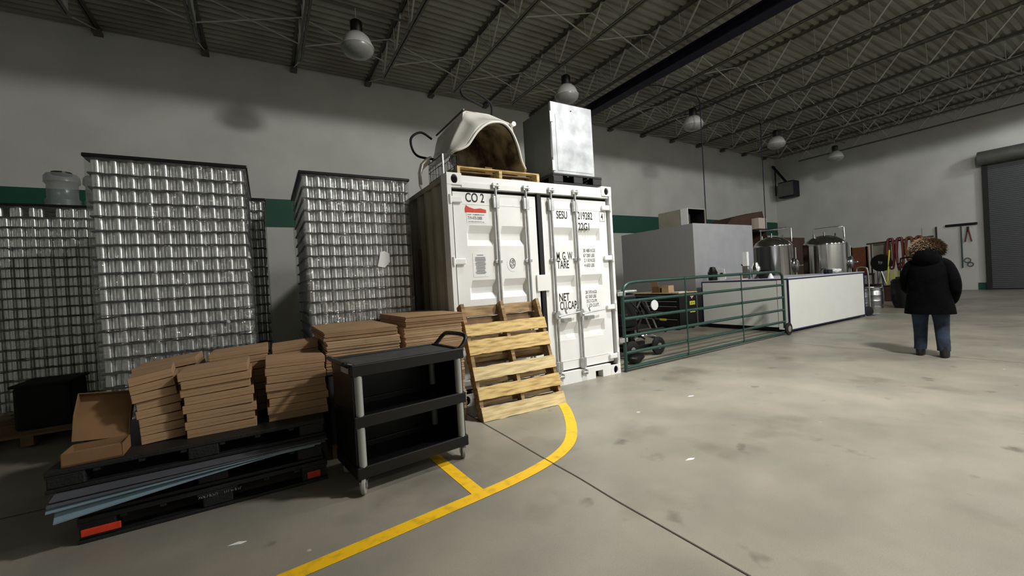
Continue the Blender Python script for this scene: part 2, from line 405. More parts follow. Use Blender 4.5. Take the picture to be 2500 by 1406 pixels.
for (x, lb) in zip((1.75, 6.72, 11.7, 16.55, 21.3), names): bay_lamp((x, 8.08, 5.92), lb)
for (x, y, pw, ang, bl) in LIT: bay_lamp((x, y, LAMP_Z), 'unseen burning bay lamp outside the frame', True, 'burning lamps behind the camera')  # includes the added narrow-beam lamp over the container front

# ---------------------------------------------------------------- conduits, heater
def conduit(pts, label, r=.014):
    o = MB().tube(pts, r, 8).build('drop_conduit', M['navy'], smooth=True); tag(o, label, 'conduit'); return o
conduit([(9.1, 9.0, 6.52), (9.2, 7.7, 6.5), (9.5, 7.55, 6.48), (10.6, 7.5, 6.46), (11.1, 7.5, 6.44), (11.22, 7.5, 6.3), (11.22, 7.5, 4.5), (11.22, 7.5, 2.6)], 'thin dark conduit dropping straight down behind the grey cooler')
conduit([(11.25, 7.55, 6.5), (13.0, 7.7, 6.5), (14.6, 7.8, 6.5), (14.92, 7.8, 6.46), (15.0, 7.8, 6.3), (15.0, 7.8, 5), (15.0, 7.8, 0.01)], 'thin dark conduit dropping down beside the brown slab')
conduit([(24.4, 12.06, 6.9), (24.4, 12.06, 5.3)], 'short dark pipe in the back corner of the room', .03)
h = thing('wall_heater', 'dark unit heater hung on the back wall near the corner', 'heater', (24.0, 11.3, 5.0))
MB().box((.15, 0, .45), (.62, .8, .85), bev=.06).build('housing', M['navy'], h)
MB().bb(-.2, -.16, -.36, .36, .1, .8).build('grille', M['box_side'], h)
MB().cyl((.2, .1, .85), (.2, .78, 1.9), .06, 10).build('flue_pipe', M['navy'], h, smooth=True)

# ---------------------------------------------------------------- back wall: roller door, panel, hanging tools
d = struct(bpy.data.objects.new('door_1', None)); C.objects.link(d)
b = MB(); prof = []; z = .04
while z < 4.95:
    prof += [(24.47, z), (24.455, z+.02), (24.455, z+.05), (24.47, z+.07)]; z += .075
b.grid(lambda i, j: Vector((prof[i][0], (4.35, .3)[j], prof[i][1])), len(prof), 2).build('roller_curtain', M['door'], d)
b = MB(); b.bb(24.40, 24.565, 4.33, 4.47, 0, 5.0); b.bb(24.40, 24.565, .2, .32, 0, 5.0); b.bb(24.42, 24.56, .2, 4.47, 0, .05); b.build('door_track', M['frame'], d)
b = MB(); rings = []
b.cyl((24.25, .1, 5.13), (24.25, 4.52, 5.13), .27, 20); b.build('roller_hood', M['box_side'], d, smooth=True)
struct(MB().bb(24.545, 24.569, 4.72, 6.3, 0, 2.72).build('trim_2', M['wall']))
struct(MB().bb(24.53, 24.569, 4.47, 4.72, 0, .28).build('baseboard_back', M['green']))
t = thing('floor_squeegee', 'wide black squeegee hung head-up on the back wall', 'squeegee', (24.5, 5.12, 0))
MB().box((0, 0, 2.66), (.05, .92, .1), Matrix.Rotation(.02, 4, 'X'), bev=.02).build('squeegee_blade', M['blk'], t)
MB().cyl((0, 0, .9), (0, 0, 2.62), .022, 8).build('handle', M['gate'], t, smooth=True)
t = thing('hand_shears', 'small red-handled shears hung beside the squeegee', 'shears', (24.5, 4.93, 1.9))
b = MB(); b.cyl((0, .0, .62), (0, .09, .05), .022, 8); b.cyl((0, .0, .62), (0, -.09, .05), .022, 8); b.build('handle', M['maroon'], t)
MB().cyl((0, 0, .45), (0, 0, .66), .035, 8).build('jaws', M['brown2'], t)
t = thing('broom', 'thin dark broom handle hung on the back wall behind the person', 'broom', (24.5, 5.85, 0)); MB().cyl((0, 0, 1.0), (0, 0, 2.68), .028, 8).build('handle', M['brown2'], t, smooth=True); MB().box((0, 0, .93), (.06, .4, .16), bev=.02).build('brush_head', M['blk'], t)
b = MB(); b.tube([(24.5, 4.98+.09*math.cos(a), 1.2+.09*math.sin(a)) for a in [i*PI/6 for i in range(12)]], .018, 8, True)
b.tube([(24.5, 4.90+.08*math.cos(a), 1.03+.08*math.sin(a)) for a in [i*PI/6 for i in range(12)]], .018, 8, True)
tag(b.build('hose_coil', M['box_side'], smooth=True), 'small grey coil hung low on the wall under the shears', 'hose coil')

# ================================================================ SHIPPING CONTAINER
CX, CY, CW, CH, CL = 1.77, 4.23, 2.438, 2.591, 6.06
ct = thing('shipping_container', 'white steel shipping container with double doors and CO 2 lettering', 'shipping container', (CX, CY, 0))
def holed(poly, hole, d0, d1, m, name, parent, loc, plane='-Y'):
    cu = bpy.data.curves.new('h', 'CURVE'); cu.dimensions = '2D'; cu.fill_mode = 'BOTH'; cu.extrude = (d1-d0)/2
    for lp in (poly, hole):
        s = cu.splines.new('POLY'); s.points.add(len(lp)-1); s.use_cyclic_u = True
        for i, p in enumerate(lp): s.points[i].co = (p[0], p[1], 0, 1)
    to = bpy.data.objects.new('h', cu); C.objects.link(to); dg = bpy.context.evaluated_depsgraph_get()
    me = bpy.data.meshes.new_from_object(to.evaluated_get(dg)); bpy.data.objects.remove(to)
    me.transform(Matrix.Translation((0, (d0+d1)/2, 0)) @ Matrix.Rotation(PI/2, 4, 'X')); me.materials.clear(); me.materials.append(m)
    o = bpy.data.objects.new(name, me); C.objects.link(o); o.parent = parent; o.location = loc; return o
oval = [(.089+.04*math.cos(a)*(1), .062+.052*math.sin(a)) for a in [i*2*PI/20 for i in range(20)]]
for (x, z) in ((0, CH-.13), (CW-.178, CH-.13), (CW-.178, 0), (0, 0)):
    o = holed([(0, 0), (.178, 0), (.178, .13), (0, .13)], oval, -.004, .014, M['white'], 'corner_casting', ct, (x, 0, z))
    MB().bb(x+.004, x+.174, .05, .162, z+.003, z+.127).build('casting_hole_shade', M['gasket'] if False else M['ink'], o); o.children[0].location = (-x, 0, -z)  # black block behind the plate stands in for shade in its hole
    MB().bb(x, x+.012, .014, .162, z, z+.13).build('casting_side', M['white'], o); o.children[-1].location = (-x, 0, -z)
b = MB()
for x in (0, CW-.178):
    for z in (0, CH-.118): b.bb(x, x+.178, CL-.162, CL, z, z+.118)
b.build('rear_casting', M['cream'], ct)
# posts, header, sill
MB().bb(0, .05, .0, .16, .13, CH-.13).build('corner_post', M['white'], ct); MB().bb(CW-.04, CW, .0, .16, .13, CH-.13).build('corner_post', M['white'], ct)
b = MB(); b.bb(.178, CW-.178, .004, .1, CH-.155, CH-.10); b.bb(.178, CW-.178, .04, .12, CH-.10, CH-.012); b.bb(.05, CW-.05, .012, .1, CH-.155, CH-.11)
b.prism([(1.46, CH-.10), (1.54, CH-.02), (2.26, CH-.02), (2.26, CH-.10)], .01, .045)
b.build('door_header', M['white'], ct)
b = MB(); b.bb(.178, 1.98, .0, .1, 0, .155); b.bb(2.11, CW-.178, .0, .1, .0, .155); b.bb(1.98, 2.11, .0, .1, .095, .155); b.build('door_sill', M['white'], ct)
MB().bb(.05, CW-.04, .082, .1, .15, CH-.15).build('door_gasket', M['gasket'], ct)
# side walls corrugated
def corr(x, sgn):
    pr = []; y = .16
    while y < CL-.2:
        pr += [(y, 0), (y+.07, 0), (y+.14, .036), (y+.21, .036)]; y += .278
    pr.append((CL-.05, 0))
    return MB().grid(lambda i, j: Vector((x+sgn*(.012+pr[i][1]), pr[i][0], (.16, CH-.06)[j])), len(pr), 2)
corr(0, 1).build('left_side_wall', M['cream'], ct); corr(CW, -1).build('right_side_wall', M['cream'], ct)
b = MB(); b.bb(0, .06, .16, CL-.16, 0, .16); b.bb(CW-.06, CW, .16, CL-.16, 0, .16); b.bb(0, .06, .16, CL-.16, CH-.07, CH-.01); b.bb(CW-.06, CW, .16, CL-.16, CH-.07, CH-.01)
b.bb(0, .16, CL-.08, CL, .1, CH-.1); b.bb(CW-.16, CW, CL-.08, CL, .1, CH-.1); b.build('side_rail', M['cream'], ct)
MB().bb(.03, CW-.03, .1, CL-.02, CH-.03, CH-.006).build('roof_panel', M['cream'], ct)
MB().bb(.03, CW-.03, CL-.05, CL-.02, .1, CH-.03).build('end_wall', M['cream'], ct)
MB().bb(.06, CW-.06, .1, CL-.05, .1, .15).build('floor_panel', M['wood_old'], ct)
b = MB(); b.tube([(-.006, 1.02+.045*sx, 1.62+.22*sz) for sx, sz in ((-.8, -1), (.8, -1), (1, -.8), (1, .8), (.8, 1), (-.8, 1), (-1, .8), (-1, -.8))], .006, 6, True)
b.build('side_marking', M['orange'], ct)
# doors
def door(x0, x1, pockets, name):
    zs = [.17, 2.40]
    bands = [(2.02, 1.93, 1.855, 1.785), (1.395, 1.31, 1.245, 1.175), (.785, .69, .63, .56)]
    xs = {x0, x1}; s = .035
    for a, c in pockets: xs |= {a, a+s, c-s, c}
    zz = set(zs)
    for bn in bands: zz |= set(bn)
    xs = sorted(xs); zz = sorted(zz)
    def dep(x, z):
        dx = 0
        for a, c in pockets:
            if a+s-1e-6 <= x <= c-s+1e-6: dx = 1
        dz = 0
        for t1, t2, b1, b2 in bands:
            if b1-1e-6 <= z <= t2+1e-6: dz = 1
        return .04*dx*dz
    b = MB(); y0 = .035
    V = [[b.b.verts.new((x-CX, y0+dep(x, z), z)) for z in zz] for x in xs]
    for i in range(len(xs)-1):
        for j in range(len(zz)-1): b.face((V[i][j], V[i+1][j], V[i+1][j+1], V[i][j+1]))
    b.bb(x0-CX, x0-CX+.008, y0, .09, zs[0], zs[1]); b.bb(x1-CX-.008, x1-CX, y0, .09, zs[0], zs[1]); b.bb(x0-CX, x1-CX, y0, .09, zs[0], zs[0]+.008); b.bb(x0-CX, x1-CX, y0, .09, zs[1]-.008, zs[1])
    b.bb(x0-CX+.12, x1-CX-.06, y0-.003, y0+.002, 2.255, 2.26); b.bb(x0-CX+.12, x1-CX-.06, y0-.003, y0+.002, .29, .296)
    return b.build(name, M['white'], ct)
dl = door(1.835, 2.955, [(1.99, 2.345), (2.415, 2.775)], 'left_door')
dr = door(3.03, 4.135, [(3.165, 3.51), (3.59, 3.99)], 'right_door')
dr_in = MB().bb(2.967-CX, 3.02-CX, .02, .07, .17, 2.42).build('centre_gap_seal', M['gasket'], ct)
MB().bb(2.90-CX, 3.09-CX, .012, .034, 1.22, 1.42).build('latch_plate', M['white'], dl)
# lock rods
for x, zl, zh in ((2.372, .13, 2.50), (2.79, .13, 2.50), (3.165, .13, 2.50), (3.555, .13, 2.50)):
    X = x-CX
    p = dl if x < 3 else dr
    o = MB().cyl((X, .0, .10), (X, .0, 2.46), .0165, 12).build('lock_rod', M['galv'], p, smooth=True)
    for z in (1.60, .93): MB().bb(X-.045, X+.045, .0, .036, z-.02, z+.02, bev=.004).build('rod_guide', M['galv'], o)
    for z in (2.22, .17): MB().bb(X-.04, X+.04, -.012, .036, z, z+.14, bev=.006).build('rod_bracket', M['galv'], o)
    b = MB()
    for z in (2.475, .115):
        b.bb(X-.045, X-.02, -.03, .02, z-.03, z+.035, bev=.005); b.bb(X+.02, X+.045, -.03, .02, z-.03, z+.035, bev=.005); b.cyl((X-.04, -.015, z), (X+.04, -.015, z), .018, 8)
    b.build('cam_keeper', M['galv'], o)
for x0, x1, z in ((3.165, 3.50, .90), (3.555, 3.93, .90)):
    b = MB(); b.tube([(x0-CX, -.03, z-.02), (x0-CX+.12, -.05, z), (x1-CX, -.045, z+.015)], .011, 8); b.bb(x0-CX-.03, x0-CX+.03, -.03, .0, z-.05, z+.03)
    b.tube([(x0-CX+.12, -.04, z+.01), (x0-CX+.1, -.04, z+.05), (x0-CX+.14, -.04, z+.085)], .012, 6); b.bb(x0-CX+.08, x0-CX+.2, -.03, .03, z-.1, z-.05)
    b.build('door_handle', M['galv'], dr, smooth=True)
for x, sg, dd in ((1.835, 1, dl), (4.145, -1, dr)):
    for z in (2.30, 1.61, .93, .25):
        b = MB(); xa = x-CX
        b.box((xa+sg*.03, .012, z), (.17, .028, .07), bev=.012); b.cyl((xa-sg*.035, .0, z-.05), (xa-sg*.035, .0, z+.05), .016, 8)
        b.build('door_hinge', M['white'], dd)
# lettering and notices
Yt = CY+.034
T = lambda s, x, z, h, sx, m='ink', p=dr, bold=.0016: text('lettering', s, M[m], p, (x, Yt, z), h/.72, sx, bold=bold)
T('CO 2', 1.995, 2.285, .105, .72, p=dl, bold=.002)
T('SESU', 3.262, 2.135, .10, .62); T('219282', 3.615, 2.135, .10, .62); T('4', 4.03, 2.14, .085, .6)
T('22G1', 3.615, 1.99, .10, .68)
T('M. G. W.', 3.228, 1.60, .105, .50); T('TARE', 3.232, 1.49, .105, .56)
T('NET', 3.232, 1.068, .105, .62); T('CU.CAP.', 3.24, .958, .105, .54)
for i, s in enumerate(('30 480 KGS', '67 200 LBS', '2 110 KGS', '4 650 LBS')): T(s, 3.675+.012*(i > 1), 1.695-.066*i, .046, .68, 'ink', bold=0)
for i, s in enumerate(('28 370 KGS', '62 550 LBS', '33.2 CU.M.', '1 170 CU.FT.')): T(s, 3.675+.012*(i > 1), 1.138-.06*i, .044, .68, 'ink', bold=0)
b = MB()
for (x0, x1, z0, z1) in ((4.005, 4.008, 2.115, 2.25), (4.094, 4.097, 2.115, 2.25), (4.005, 4.097, 2.115, 2.118), (4.005, 4.097, 2.247, 2.25)): b.bb(x0-CX, x1-CX, .0325, .0345, z0, z1)
b.build('digit_frame', M['ink'], dr)
def decal(name, x0, x1, z0, z1, m, p, y=.0325, th=.002): return MB().bb(x0-CX, x1-CX, y, y+th, z0, z1).build(name, M[m], p)
s1 = decal('phone_sticker', 2.0, 2.245, 2.045, 2.195, 'wlabel', dl)
b = MB(); b.prism([(1.985-CX, 2.165), (2.25-CX, 2.165), (2.25-CX, 2.20), (2.18-CX, 2.215), (2.1-CX, 2.205), (2.03-CX, 2.225), (2.0-CX, 2.245), (1.985-CX, 2.21)], .03, .033); b.build('red_truck_picture', M['red'], s1)
text('sticker_text', '719-470-2000', M['greyink'], s1, (2.012, CY+.0315, 2.085), .052, .62)
scribble('sticker_text', M['greyink'], s1, (2.012, CY+.0322, 2.135), .215, .012, 26, 6, (6, 8))
scribble('sticker_text', M['greyink'], s1, (2.02, CY+.0322, 2.056), .20, .008, 34, 9)
pp = decal('paper_notice', 2.045, 2.235, 1.43, 1.705, 'wlabel', dl)
b = MB(); rd = random.Random(5); b.bb(2.10-CX, 2.18-CX, .031, .032, 1.675, 1.682)
for i in range(22):
    z = 1.655-i*.009; wd = rd.uniform(.05, .07); b.bb(2.14-wd-CX, 2.14+wd-CX, .031, .032, z-.0022, z+.0022)
b.build('printed_lines', M['greyink'], pp)
def ellip(cx, cz, rx, rz, y0, y1, m, name, p, n=32):
    return MB().prism([(cx-CX+rx*math.cos(2*PI*i/n), cz+rz*math.sin(2*PI*i/n)) for i in range(n)], y0, y1).build(name, M[m], p)
e = ellip(2.567, 1.575, .075, .098, .0325, .0345, 'wlabel', 'oval_emblem', dl)
b = MB(); b.tube([(2.567-CX+.038*math.cos(a), .032, 1.575+.058*math.sin(a)) for a in [i*2*PI/28 for i in range(28)]], .0035, 6, True); b.build('emblem_ring', M['ink'], e)
b = MB(); q = lambda pts: b.tube([(2.567-CX+x, .032, 1.575+z) for x, z in pts], .0034, 5)
q([(-.018, .035), (-.022, .012), (-.01, .008)]); q([(.0, .04), (.018, .03), (.018, .008), (.0, .01)]); q([(-.02, -.006), (-.02, -.03), (-.004, -.034)]); q([(.004, -.038), (.008, -.006), (.022, -.01), (.02, -.034)]); q([(.002, .04), (.001, -.004)])
b.build('emblem_letters', M['ink'], e)

# ---------------------------------------------------------------- on top of the container
ZT = CH+.002
def wood_pallet(name, label, loc, rz, L, W, m1, m2, nb=6, nbb=4, rot=None, ns=3):
    # local: boards run along X (length L), stringers along Y (length W), height ~.13
    r = thing(name, label, 'wooden pallet', loc, rz)
    if rot is not None: r.rotation_mode = 'QUATERNION'; r.rotation_quaternion = rot.to_quaternion()
    rd = random.Random(hash(label) % 1000 if False else len(label))
    for i in range(ns):
        x = -L/2+.019+i*(L-.038)/(ns-1)
        MB().bb(x-.019, x+.019, -W/2, W/2, .016, .105).jitter(.0015, i).build('stringer', m2, r)
    return r, rd
pl, rd = wood_pallet('wooden_pallet', 'yellow pine pallet lying on the container roof under the white shell', (2.53, 4.87, ZT), 0, 1.14, 1.02, M['wood'], M['wood_pale'])
for i in range(6):
    y = -.51+.05+i*(1.02-.1)/5; MB().bb(-.57, .57, y-.045, y+.045, .1055, .122).build('top_board', M['wood_old'] if i else M['wood'], pl)
for i in range(3):
    y = -.51+.05+i*(1.02-.1)/2; MB().bb(-.57, .57, y-.045, y+.045, .0, .0155).build('bottom_board', M['wood_dark'] if i else M['wood_pale'], pl)
# white vehicle body shell
PZ = ZT+.122
sh = thing('vehicle_body_shell', 'white body shell with an open wheel arch on the container roof', 'car body part', (2.55, 4.55, PZ))
def arch_pt(a, r, rz=1.0): return (.03+r*math.cos(a), .02+r*rz*math.sin(a))
inner = catmull([(-.575, .20, 0), (-.47, .235, 0), (-.395, .28, 0), (-.345, .345, 0), (-.26, .46, 0), (-.117, .57, 0), (.03, .605, 0), (.13, .585, 0), (.22, .50, 0), (.30, .34, 0), (.36, .16, 0), (.45, .06, 0)], 4)
inner = [(p[0], p[1]) for p in inner]
outer = [(-.585, .22), (-.555, .33), (-.50, .44), (-.44, .55), (-.375, .66), (-.36, .74), (-.34, .757), (.0, .765), (.29, .70), (.335, .65), (.385, .45), (.42, .25), (.475, .07)]
b = MB()
# front skin made of quads between resampled outer and inner lines
def resample(P, n):
    P = [Vector((p[0], p[1], 0)) for p in P]; L = [0]
    for i in range(1, len(P)): L.append(L[-1]+(P[i]-P[i-1]).length)
    out = []
    for k in range(n):
        t = L[-1]*k/(n-1); i = 1
        while i < len(P)-1 and L[i] < t: i += 1
        u = (t-L[i-1])/max(1e-9, L[i]-L[i-1]); out.append(P[i-1].lerp(P[i], u))
    return out
NS = 41; I_ = resample(inner, NS); O_ = resample(outer, NS)
def shf(i, j):
    t = j/7; p = I_[i].lerp(O_[i], t); yb = -.13*math.exp(-((t-.12)/.35)**2)*(math.sin(PI*min(1, max(0, i/(NS-1))))**.3 if 0 < i < NS-1 else .4) + .06*(t**2)
    return Vector((p.x, yb, p.y))
b.grid(shf, NS, 8)
fr = b.build('arch_panel', M['shell'], sh, smooth=True); md = fr.modifiers.new('thick', 'SOLIDIFY'); md.thickness = .012
b = MB(); D = .86
prof = [(-.50, .24), (-.46, .35), (-.41, .46), (-.375, .60), (-.36, .735), (-.32, .76), (.0, .765), (.29, .70), (.335, .65), (.385, .45), (.42, .25), (.47, .07)]
b.grid(lambda i, j: Vector((prof[i][0]-(.02 if j > 1 and i < 4 else 0), .05+D*j/3, prof[i][1]-(.03*j/3 if i > 3 else 0))), len(prof), 4)
bd = b.build('body_side', M['shell'], sh, smooth=True); md = bd.modifiers.new('thick', 'SOLIDIFY'); md.thickness = .012
MB().tube([Vector((p.x, -.125*math.sin(PI*min(1, max(.0, k/(NS-1))))**.3-.012, p.y)) for k, p in enumerate(I_)], .016, 8).build('arch_lip', M['shell'], sh, smooth=True)
WI = [p for p in I_ if p.x > -.38]
b = MB(); b.grid(lambda i, j: Vector((WI[i].x*(1-.03*j), -.08+.13*j, WI[i].y*(1+.02*j))), len(WI), 7)
b.build('wheel_well', M['rusty'], sh, smooth=True)
b = MB(); b.grid(lambda i, j: Vector((WI[i].x*.82*(1-j/6)+.0, .70, WI[i].y*1.12*(1-j/6)+.0)), len(WI), 7); b.build('inner_liner', M['rusty'], sh)
b = MB(); b.cyl((.31, -.04, .66), (.31, .06, .66), .03, 12); b.build('fuel_cap', M['shell'], sh, smooth=True)
b = MB(); b.cyl((-.36, .02, .755), (-.38, .9, .735), .012, 8); b.build('edge_rail', M['box_side'], sh, smooth=True)
b = MB(); b.box((-.02, .45, .06), (.1, .7, .1)); b.build('support_block', M['wood_old'], sh)
o = MB().tube(catmull([(2.42, 4.52, 3.53), (2.30, 4.5, 3.55), (2.16, 4.5, 3.60), (2.17, 4.55, 3.70), (2.36, 4.6, 3.73), (2.58, 4.6, 3.62), (2.60, 4.62, 3.47)], 6), .015, 8).build('rubber_hose', M['blkrub'], sh, smooth=True, world=True); o['label'] = 'black hose looping above the shell'
o = MB().tube(catmull([(2.06, 5.35, 3.35), (1.93, 5.4, 3.44), (1.80, 5.42, 3.36), (1.80, 5.42, 3.22), (1.88, 5.42, 3.12), (2.1, 5.42, 3.1)], 6), .016, 8).build('rubber_hose', M['blkrub'], sh, smooth=True, world=True); o['label'] = 'short black hose loop at the back left'
# wire crate
cr = thing('wire_crate', 'black wire crate on the front left edge of the container roof', 'wire crate', (1.785, 4.34, ZT))
b = MB(); W, D, H = .165, .46, .23
for z in (.004, .12, H): b.tube([(0, 0, z), (W, 0, z), (W, D, z), (0, D, z)], .004, 6, True)
for i in range(10): b.cyl((W*i/9, 0, 0), (W*i/9, 0, H), .0025, 5); b.cyl((W*i/9, D, 0), (W*i/9, D, H), .0025, 5); b.cyl((W*i/9, 0, .004), (W*i/9, D, .004), .0025, 5)
for i in range(16): b.cyl((0, D*i/15, 0), (0, D*i/15, H), .0025, 5); b.cyl((W, D*i/15, 0), (W, D*i/15, H), .0025, 5)
b.build('wire_mesh', M['blk'], cr)
b = MB(); b.bb(-.006, .01, -.006, .01, 0, H); b.build('corner_strip', M['galv'], cr)
o = MB(); P = [(1.88, 4.92, 2.97), (1.83, 4.91, 2.94), (1.75, 4.9, 2.86), (1.715, 4.9, 2.75), (1.72, 4.9, 2.60)]
o.grid(lambda i, j: Vector(P[i])+Vector((-.03*math.sin(PI*j/5)+.015*j, .05*j, .03*math.sin(PI*j/5))), 5, 6)
o = o.build('curved_fender', M['shell'], smooth=True); md = o.modifiers.new('thick', 'SOLIDIFY'); md.thickness = .012; tag(o, 'small white curved fender hanging behind the wire crate', 'fender')
# plastic pallet + metal cabinet
def plastic_pallet(label, loc, L, W, H, m, rz=0, group=None, ends=None):
    r = thing('plastic_pallet', label, 'plastic pallet', loc, rz, group)
    b = MB(); b.bb(0, L, 0, W, H-.03, H, bev=.006)
    nx = 7
    for i in range(nx+1): b.bb(i*(L-.03)/nx, i*(L-.03)/nx+.03, .004, W-.004, H-.045, H-.03)
    b.build('deck', m, r)
    for i in range(3):
        for j in range(3):
            x = i*(L-.17)/2; y = j*(W-.12)/2
            MB().bb(x+.005, x+.165, y+.003, y+.117, .022, H-.028, bev=.008).build('block', m, r)
    b = MB()
    for j in range(3): y = j*(W-.12)/2; b.bb(0, L, y, y+.12, 0, .022, bev=.004)
    b.build('runner', m, r)
    return r
plastic_pallet('black plastic pallet under the metal cabinet on the container roof', (3.27, 4.29, ZT), .84, .85, .14, M['blk'])
mc = thing('metal_cabinet', 'tall aluminium cabinet with a scuffed silver door on the container roof', 'cabinet', (3.36, 4.38, ZT+.142))
MB().bb(.0, .68, .03, .68, .01, .93).build('cabinet_body', M['box_side'], mc)
b = MB(); b.bb(-.01, .70, -.005, .03, .0, .965, bev=.006); 
dd = b.build('cabinet_door', M['box_metal'], mc)
b = MB(); b.bb(.06, .66, -.009, -.005, .06, .80); b.build('door_panel', M['box_metal'], dd)
b = MB(); b.cyl((.33, -.012, .88), (.33, -.004, .88), .008, 8); b.build('door_hole', M['ink'], dd)
for z in (.12, .76): MB().bb(-.03, .02, -.012, .0, z-.07, z+.07, bev=.004).build('hinge', M['steel_brushed'], dd)
MB().cyl((-.022, -.004, .22), (-.022, -.004, .66), .012, 8).build('door_handle', M['steel_brushed'], dd)

# ================================================================ PALLETS OF CANS
def can_bm(b, x, y, z, seg=14):
    b.lathe([(.0255, 0), (.0325, .005), (.033, .008), (.033, .012), (.033, .109), (.033, .113), (.029, .1185), (.029, .1205), (.0265, .1205)], (x, y, z), seg)
def can_pallet(loc, label, nvis, px=1.12, py=1.42, layers=20, faces=('front',), missing=(), wood=True, wrapm=True, frame=True, sag=0):
    r = thing('wrapped_can_pallet', label, 'pallet of cans', loc)
    zb = .14; lp = .1235; h0 = zb+.004
    # pallet
    p = MB()
    for y in (.0, py/2-.05, py-.1): p.bb(0, px, y, y+.1, 0, .02)
    for i in range(3):
        for y in (.0, py/2-.05, py-.1): p.bb(i*(px-.1)/2, i*(px-.1)/2+.1, y, y+.1, .02, .12)
    for i in range(9): p.bb(0, px, i*(py-.1)/8, i*(py-.1)/8+.1, .12, .14)
    p.build('base_pallet', M['wood_old'], r)
    # positions of visible cans per layer (hexagonal rows): front face, both sides, back
    pitch = .0665; row = pitch*.866; cols = int((px-.03)/pitch/1)   # cans across
    pos = []
    nx = int((px-.02)/(pitch*1.732)*1)+1
    ex = px/2-(nx-1)*pitch*1.732/2
    front = [(ex+i*pitch*1.732, .045) for i in range(nx)]+[(ex+(i+.5)*pitch*1.732, .045+pitch/2) for i in range(nx-1)]
    back = [(x, py-y) for x, y in front]
    left = [(ex-.0, .045+pitch*k) for k in range(1, int((py-.09)/pitch)+1)]
    right = [(px-ex, y) for _, y in left]
    sets = {'front': front, 'back': back, 'left': left, 'right': right}
    me = None; n = 0; cells = []
    for L in range(layers-1, -1, -1):
        for f in faces:
            for k, (x, y) in enumerate(sets[f]):
                if (L, f, k) in missing or (L == layers-1 and f == 'front' and (k in missing)): continue
                cells.append((f, L, x, y))
    cells.sort(key=lambda c: (c[0] != 'front', -c[1]))
    b = MB(); rest = 0
    tmp = MB(); can_bm(tmp, 0, 0, 0, 18); cm = tmp.mesh('can', M['can'], True)
    rd = random.Random(int(loc[0]*100)+3)
    for i, (f, L, x, y) in enumerate(cells):
        jx = rd.uniform(-.002, .002); z = h0+L*lp
        if i < nvis:
            o = bpy.data.objects.new('can', cm); C.objects.link(o); o.parent = r; o.location = (x+jx, y+rd.uniform(-.003, .003), z)
        else: can_bm(b, x+jx, y, z, 12); rest += 1
    if rest:
        o = b.build('can_stack', M['can'], r, smooth=True); o['kind'] = 'stuff'
    core = MB().bb(ex+.05, px-ex-.05, .13, py-.13, zb, h0+layers*lp-.01).build('shade_core', M['tier'], r); core['label'] = 'dark block painting the shade among the inner cans'; core['kind'] = 'stuff'  # solid dark box stands in for the shaded middle of the stack
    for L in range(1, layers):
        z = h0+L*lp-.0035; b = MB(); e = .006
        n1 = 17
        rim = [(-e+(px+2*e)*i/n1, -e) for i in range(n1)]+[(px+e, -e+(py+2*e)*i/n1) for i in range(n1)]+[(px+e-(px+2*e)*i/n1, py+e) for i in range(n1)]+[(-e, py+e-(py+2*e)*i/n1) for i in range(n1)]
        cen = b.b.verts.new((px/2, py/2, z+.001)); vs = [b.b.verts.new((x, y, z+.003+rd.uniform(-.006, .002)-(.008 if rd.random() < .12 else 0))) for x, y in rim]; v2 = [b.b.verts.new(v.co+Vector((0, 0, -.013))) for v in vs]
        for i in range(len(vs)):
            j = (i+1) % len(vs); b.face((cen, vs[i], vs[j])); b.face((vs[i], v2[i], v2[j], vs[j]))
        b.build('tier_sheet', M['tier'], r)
    zt = h0+layers*lp
    if frame:
        b = MB(); b.bb(-.03, px+.03, -.03, .07, zt, zt+.032, bev=.008); b.bb(-.03, px+.03, py-.07, py+.03, zt, zt+.032, bev=.008); b.bb(-.03, .07, .07, py-.07, zt, zt+.032); b.bb(px-.07, px+.03, .07, py-.07, zt, zt+.032); b.bb(0, px, 0, py, zt-.002, zt+.004)
        b.build('top_frame', M['blk'], r)
    if wrapm:
        b = MB(); n1 = 26; nz = 40; rr = .03
        loop = []
        for (cx, cy, a0) in ((0, 0, PI), (px, 0, 1.5*PI), (px, py, 0), (0, py, .5*PI)):
            for k in range(4): a = a0+k*PI/6; loop.append((cx+.02*math.cos(a), cy+.02*math.sin(a)))
        dense = []
        for i in range(len(loop)):
            a = loop[i]; c = loop[(i+1) % len(loop)]; m = max(1, int(math.dist(a, c)/.08))
            for k in range(m): dense.append((a[0]+(c[0]-a[0])*k/m, a[1]+(c[1]-a[1])*k/m))
        N = len(dense); cxx, cyy = px/2, py/2
        def f(i, j):
            x, y = dense[i % N]; s = 1+rd.uniform(-.004, .006); return Vector((cxx+(x-cxx)*s, cyy+(y-cyy)*s, .05+(zt-.06)*j/nz+(rd.uniform(0, .03) if j == nz else 0)))
        grid = [[f(i, j) for j in range(nz+1)] for i in range(N)]; grid.append(grid[0])
        b.grid(lambda i, j: grid[i][j], N+1, nz+1)
        b.build('stretch_wrap', M['film'], r, smooth=True)
    return r
AX, AY = -1.23, 4.85
can_pallet((AX, AY, 0), 'brightly lit shrink-wrapped stack of silver cans behind the brown mailer boxes', 100, faces=('front', 'right', 'left'))
pb = can_pallet((.40, 4.86, 0), 'shrink-wrapped stack of silver cans beside the container, with a white tag', 100, faces=('front', 'left', 'right'))
o = MB().prism([(.72, 1.615), (.80, 1.60), (.86, 1.665), (.86, 1.76), (.80, 1.79), (.76, 1.78)], -.032, -.029).build('paper_tag', M['wlabel'], pb); o['label'] = 'white paper tag'
can_pallet((-1.07, 6.38, 0), 'dim wrapped stack of cans standing directly behind the brightly lit stack', 100, faces=('front', 'right'))
